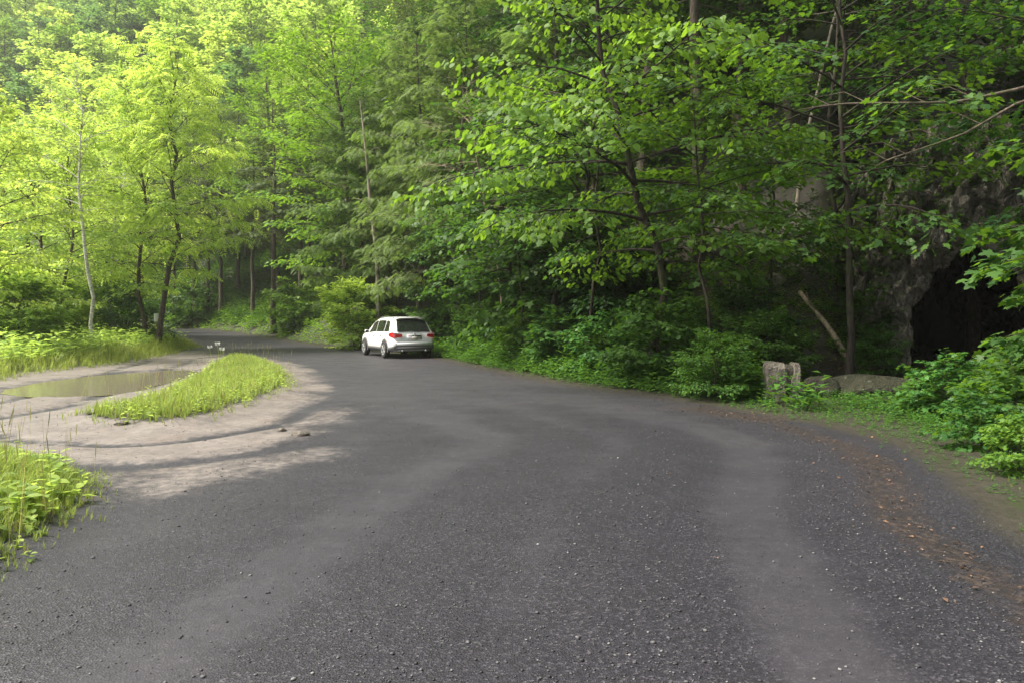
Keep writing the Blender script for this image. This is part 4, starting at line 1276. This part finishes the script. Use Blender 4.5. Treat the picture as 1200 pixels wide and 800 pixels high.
# the lone hemlock and its neighbours where the road bends
HEM[1].place('hemlock_tree', 'lone hemlock with a bare reddish lower trunk at the road bend', 'tree', X_(321, 57), 57, .8, .95)
for k, (px, Y, s, lab) in enumerate(((205, 76, .8, 'thin dark trunk first in the row where the road disappears'), (228, 74, .9, 'thick dark trunk second in the row where the road disappears'),
                                    (243, 72, .85, 'dark hemlock third in the row where the road disappears'), (258, 70, .95, 'dark hemlock with a crooked shade-thinned crown in the row by the bend'),
                                    (297, 66, .9, 'dark hemlock just behind the lone hemlock'), (280, 74, 1.0, 'tall hemlock behind the gap in the row by the bend'), (352, 62, .9, 'hemlock half hidden behind the low spreading bush'))):
    HEM[1].place('hemlock_tree', lab, 'tree', X_(px, Y), Y, k * 1.3, s, lm='needle')
# big tree over the middle of the road edge, with dark branches
BRD[0].place('broadleaf_tree', 'big bright-crowned tree with dark spreading limbs above the pale shrub', 'tree', X_(405, 47), 47, .5, 1.25, lm='bright')
BRD[1].place('broadleaf_tree', 'tall bright tree behind the big spreading tree', 'tree', X_(330, 66), 66, 1.5, 1.25, lm='bright')
BRD[2].place('broadleaf_tree', 'mid-green tree hanging low over the pale shrub', 'tree', X_(462, 46), 46, 2.5, .9, lm='bright')
HEM[2].place('hemlock_tree', 'drooping olive hemlock right above the white car', 'tree', X_(492, 40), 40, 1.0, 1.1)
HEM[2].place('hemlock_tree', 'feathery olive hemlock beside the bleached dead tree', 'tree', X_(535, 34), 34, 3.0, 1.1)
HEM[2].place('hemlock_tree', 'olive hemlock between the snag and the big spreading tree', 'tree', X_(425, 43), 43, 4.4, 1.0)
HEM[0].place('hemlock_tree', 'straight hemlock on the slope behind the heart-leaved tree', 'tree', X_(650, 30), 30, 4.4, .9, lm='olive')

# near trees on the bank
BASS.place('broadleaf_tree', 'heart-leaved tree with a crooked dark trunk leaning over the road', 'tree', X_(748, 18.2), 18.2, .25, 1.02)
BASS.place('broadleaf_tree', 'second heart-leaved tree on the slope above the weedy bank', 'tree', X_(640, 24), 24, 2.3, .95, lm='mid')
MAP1.place('maple_tree', 'slender dark-stemmed maple beside the fallen log with layered bright sprays', 'tree', 7.75, 15.8, .6, 1.0)
MAP2.place('maple_tree', 'thin maple sapling on the slope behind the low bright-leaved shrub', 'tree', X_(834, 16.3), 16.3, .2, .8)
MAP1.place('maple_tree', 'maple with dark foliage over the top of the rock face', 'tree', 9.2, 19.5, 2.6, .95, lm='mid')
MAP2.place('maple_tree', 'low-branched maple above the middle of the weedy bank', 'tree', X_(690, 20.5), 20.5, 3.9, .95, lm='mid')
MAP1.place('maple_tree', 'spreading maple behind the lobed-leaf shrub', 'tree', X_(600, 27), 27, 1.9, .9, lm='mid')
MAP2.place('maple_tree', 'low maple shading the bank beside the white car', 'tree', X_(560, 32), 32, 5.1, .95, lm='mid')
SAP.place('young_tree', 'slim sapling in deep shade between the two maples', 'tree', X_(905, 19.5), 19.5, 1.0, 1.0)
SAP.place('young_tree', 'slim sapling at the top of the weedy bank', 'tree', X_(765, 22), 22, 3.0, 1.0, lm='mid')
YM = Proto('young_maple', MAPLE, .165, BARKD, 105, 'maple', H=5.0, base=.24, R=2.5, n_limb=26, subs=7, lps=22, e_lo=-4, e_hi=45, droop=.34, r0=.045, fat=.33, lean=(-.3, -.3), prof=rnd)
YM.place('maple_tree', 'young maple with broad leaves half covering the cave mouth', 'tree', 9.75, 10.8, .9, .95)
YM.place('maple_tree', 'young maple drooping over the bank between the white car and the crooked trunk', 'tree', X_(610, 24.5), 24.5, 5.3, 1.3, lm='mid')
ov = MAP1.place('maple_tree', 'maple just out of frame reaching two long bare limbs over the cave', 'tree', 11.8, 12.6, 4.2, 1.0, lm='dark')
for pts, r0 in ((((1320, 60), (1200, 105), (1120, 118), (1000, 122), (935, 130)), .045), (((1300, 80), (1200, 118), (1130, 155), (1050, 185), (1026, 196)), .035)):
    Ys = np.linspace(12.4, 13.4, len(pts)); P3 = np.array([at(a_, b_, q) for (a_, b_), q in zip(pts, Ys)])
    P3[0] = (11.7, 12.6, P3[0, 2]); B = MB(); tt = np.linspace(0, 1, 15)
    PP = np.stack([np.interp(tt, np.linspace(0, 1, len(pts)), P3[:, k]) for k in range(3)], -1); PP[:, 2] += .03 * np.sin(tt * 9)
    tube(B, PP, np.linspace(r0, .009, 15), 6)
    for q in (6, 8, 10, 12):
        tube(B, [PP[q], PP[q] + np.array([-.35, .2, .28]), PP[q] + np.array([-.9, .3, .2])], [.012, .008, .003], 4)
    o = link('limb', B.mesh('limb', bark_mat('bark_limb', (.07, .055, .04), (.18, .145, .11)), True), ov)
    o.matrix_parent_inverse = (Matrix.Translation(ov.location) @ Matrix.Rotation(4.2, 4, 'Z')).inverted()

# dead wood standing
r = thing('dead_tree', 'thin pale dead snag standing bare beside the pale shrub', 'snag', (X_(436, 40), 40, z1(X_(436, 40), 40)))
B = MB(); z0 = r.location.z; p = [np.array(at(px, py, 39)) - np.array(r.location) for px, py in ((444, 360), (442, 300), (434, 240), (429, 180), (422, 118))]; p[0][2] = -.3
tube(B, p, [.13, .12, .10, .07, .03], 7)
for q, dx in ((1, .5), (2, -.6), (3, .5), (3, -.4)):
    tube(B, [p[q], p[q] + np.array([dx, 0, .3]), p[q] + np.array([dx * 1.8, .1, .4])], [.03, .02, .006], 4)
link('trunk', B.mesh('trunk', BARKP, True), r)


def dead_tree(label, x, y, seed, rotz, **kw):
    Bk, _, _, _ = grow(np.random.default_rng(seed), **kw)
    r = thing('dead_tree', label, 'dead tree', (x, y, z1(x, y)), rotz)
    link('trunk', Bk.mesh('trunk', DEADW, True), r)


dead_tree('bleached dead tree with a tangle of bare branches over the white car', X_(588, 29.5), 29.5, 171, .4, H=10.5, base=.35, R=3.6, n_limb=26, subs=10, lps=4, e_lo=-10, e_hi=45, lean=(-2.2, -1.2), r0=.075, droop=.2)
dead_tree('grey bare-branched dead tree up the slope behind the bleached one', X_(690, 29), 29, 172, 1.4, H=14, base=.3, R=3.4, n_limb=26, subs=9, lps=4, e_lo=-10, e_hi=45, r0=.12, droop=.2)
r = thing('dead_tree', 'dead spike top standing above the yellow-green trees', 'snag', (X_(62, 44), 44, z1(X_(62, 44), 44)))
B = MB(); tube(B, [(0, 0, -.3), (.2, 0, 6), (-.1, 0, 12), (-.2, 0, 16.8)], [.16, .13, .08, .02], 7); link('trunk', B.mesh('trunk', BARKP, True), r)

# tall forest trees on the slope: long bare stems, crowns above the frame
TALL = [Proto('tall_a', OVAL, .24, BARK, 181, 'mid', H=23, base=.42, R=5.2, n_limb=40, subs=8, lps=30, e_lo=5, e_hi=60, prof=rnd, fat=.55, r0=.24, wig=.08),
        Proto('tall_b', OVAL, .24, BARK, 182, 'dark', H=20, base=.36, R=4.8, n_limb=38, subs=8, lps=30, e_lo=0, e_hi=60, prof=rnd, fat=.55, r0=.19, wig=.1)]
for k, (px, Y, s, lab) in enumerate(((822, 23, .9, 'thick brown forest trunk behind the thin maple sapling'), (871, 26, .95, 'straight forest trunk up the slope between two maples'), (757, 27, 1.0, 'forest tree with a brown stem behind the crooked heart-leaved tree'),
                                     (925, 24, .9, 'forest trunk in shade up the slope behind the leaning birch'), (985, 27, 1.0, 'tall shaded forest tree above the rock face'), (1060, 25, .95, 'dark-crowned forest tree rooted over the cave'),
                                     (1140, 23.5, .9, 'dark forest tree behind the crest of the rock face'), (700, 33, 1.0, 'tall forest tree behind the grey dead tree'), (1190, 28, 1.0, 'tall dark tree at the picture edge above the cave'), (600, 37, 1.05, 'tall forest tree behind the feathery hemlock'))):
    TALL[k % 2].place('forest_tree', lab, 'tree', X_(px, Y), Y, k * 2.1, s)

# ------------------------------------------------------------------ the forest up the hillside
rng = np.random.default_rng(2024)
placed = [(o.location.x, o.location.y) for o in COL.objects if o.parent is None and o.get('category') == 'tree']


def fill(n, drange, yrange, spacing, protos, kindname, labels, group, cat='tree', scl=(.85, 1.15), pxr=(-60, 1260), tints=None):
    cnt = 0; tries = 0
    while cnt < n and tries < n * 150:
        tries += 1
        Y = rng.uniform(*yrange); px = rng.uniform(*pxr); x = X_(px, Y)
        d = float(edged(np.array([x]), np.array([Y]))[0])
        if not (drange[0] < d < drange[1]):
            continue
        if abs((x - CAVE_C[0]) * CT[0] + (Y - CAVE_C[1]) * CT[1]) < 4 and -10 < (x - CAVE_C[0]) * CN[0] + (Y - CAVE_C[1]) * CN[1] < 6:
            continue
        if any((x - a) ** 2 + (Y - b) ** 2 < spacing ** 2 for a, b in placed):
            continue
        placed.append((x, Y)); k = int(rng.integers(len(protos)))
        lm = tints[int(rng.integers(len(tints)))] if tints else None
        protos[k].place(kindname, labels, cat, x, Y, rng.uniform(0, 6.28), rng.uniform(*scl), group, lm)
        cnt += 1
    return cnt


c = []
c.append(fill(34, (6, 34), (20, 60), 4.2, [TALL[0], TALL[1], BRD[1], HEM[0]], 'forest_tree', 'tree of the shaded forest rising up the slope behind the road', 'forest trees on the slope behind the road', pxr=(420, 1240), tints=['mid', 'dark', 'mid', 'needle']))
c.append(fill(30, (8, 34), (50, 100), 5.2, [BRD[0], BRD[1], BRD[2], HEM[1], BRD[1]], 'forest_tree', 'green tree of the wooded slope above the road bend', 'trees on the slope above the road bend', pxr=(-40, 520), tints=['bright', 'mid', 'spring', 'bright', 'olive']))
c.append(fill(190, (20, 190), (85, 260), 6.2, FAR, 'hillside_tree', 'hazy tree crown in the woods covering the far hillside', 'trees covering the far hillside', pxr=(-60, 640), scl=(.95, 1.35), tints=['spring', 'bright', 'bluegreen', 'spring', 'yellow', 'spring']))
c.append(fill(40, (26, 110), (45, 120), 7.0, FAR + FHEM, 'hillside_tree', 'shaded tree crown high on the slope over the road', 'tree crowns high on the slope over the road', pxr=(420, 1260), tints=['mid', 'bright', 'mid', 'olive']))
c.append(fill(12, (-34, -6), (40, 68), 5.0, [BRD[0], PIN[2], PIN[1]], 'leafy_tree', 'bright tree in the belt of trees beyond the puddle', 'belt of bright trees beyond the puddle', pxr=(-60, 165), scl=(.65, .9), tints=['yellow', 'spring', 'spring']))
print('FILLED', c)

# ------------------------------------------------------------------ the hazy air of the valley
B = MB(); hv = np.array([(x, y, z) for x in (-352, 132) for y in (-58, 438) for z in (-6, 185)], float)
B.add(hv, [(0, 1, 3, 2), (4, 6, 7, 5), (0, 4, 5, 1), (2, 3, 7, 6), (1, 5, 7, 3), (0, 2, 6, 4)])
m, nt, out = newmat('hazy_air'); g = NT(nt)
pv = g.n('ShaderNodeVolumePrincipled', {'Color': (.93, .95, .9), 'Density': .00045, 'Anisotropy': .3})
nt.links.new(pv.outputs[0], out.inputs['Volume'])
kind(link('haze', B.mesh('haze', m)), 'stuff')

# ------------------------------------------------------------------ camera, light, world
cam = bpy.data.cameras.new('camera'); co = bpy.data.objects.new('camera', cam); COL.objects.link(co)
co.location = (0, 0, CAM_H); co.rotation_euler = (math.radians(90), 0, 0)
cam.lens = 24; cam.sensor_width = 36; cam.sensor_fit = 'HORIZONTAL'; cam.shift_y = -25 / 1200
cam.clip_start = .1; cam.clip_end = 2000
SC.camera = co

SUN_EL, SUN_AZ = math.radians(53), math.radians(-97)     # azimuth from +Y, negative = left of the view
to_sun = Vector((math.sin(SUN_AZ) * math.cos(SUN_EL), math.cos(SUN_AZ) * math.cos(SUN_EL), math.sin(SUN_EL)))
sl = bpy.data.lights.new('sun', 'SUN'); so = bpy.data.objects.new('sun', sl); COL.objects.link(so)
sl.energy = 4.6; sl.angle = math.radians(13); sl.color = (1, .93, .80)
so.rotation_euler = to_sun.to_track_quat('Z', 'Y').to_euler()
so.location = (0, 0, 60)
w = bpy.data.worlds.new('World'); SC.world = w; w.use_nodes = True
nt = w.node_tree; nt.nodes.clear(); g = NT(nt)
sky = g.n('ShaderNodeTexSky', sky_type='NISHITA', sun_disc=False, sun_elevation=SUN_EL, sun_rotation=SUN_AZ, air_density=1.0, dust_density=4.0, ozone_density=1.0)
hs = g.n('ShaderNodeHueSaturation', {'Color': sky.outputs[0], 'Saturation': .35})
bg = g.n('ShaderNodeBackground', {'Color': hs.outputs[0], 'Strength': .14})
ow = g.n('ShaderNodeOutputWorld'); nt.links.new(bg.outputs[0], ow.inputs[0])
SC.view_settings.view_transform = 'Standard'; SC.view_settings.look = 'None'; SC.view_settings.gamma = 1
SC.view_settings.exposure = 1.05
try:
    SC.render.engine = 'CYCLES'
    SC.cycles.max_bounces = 7; SC.cycles.diffuse_bounces = 4; SC.cycles.glossy_bounces = 2; SC.cycles.transmission_bounces = 5; SC.cycles.transparent_max_bounces = 4
    SC.cycles.use_denoising = True; SC.cycles.sample_clamp_indirect = 6
    SC.cycles.use_adaptive_sampling = True; SC.cycles.adaptive_threshold = .02
except Exception:
    pass
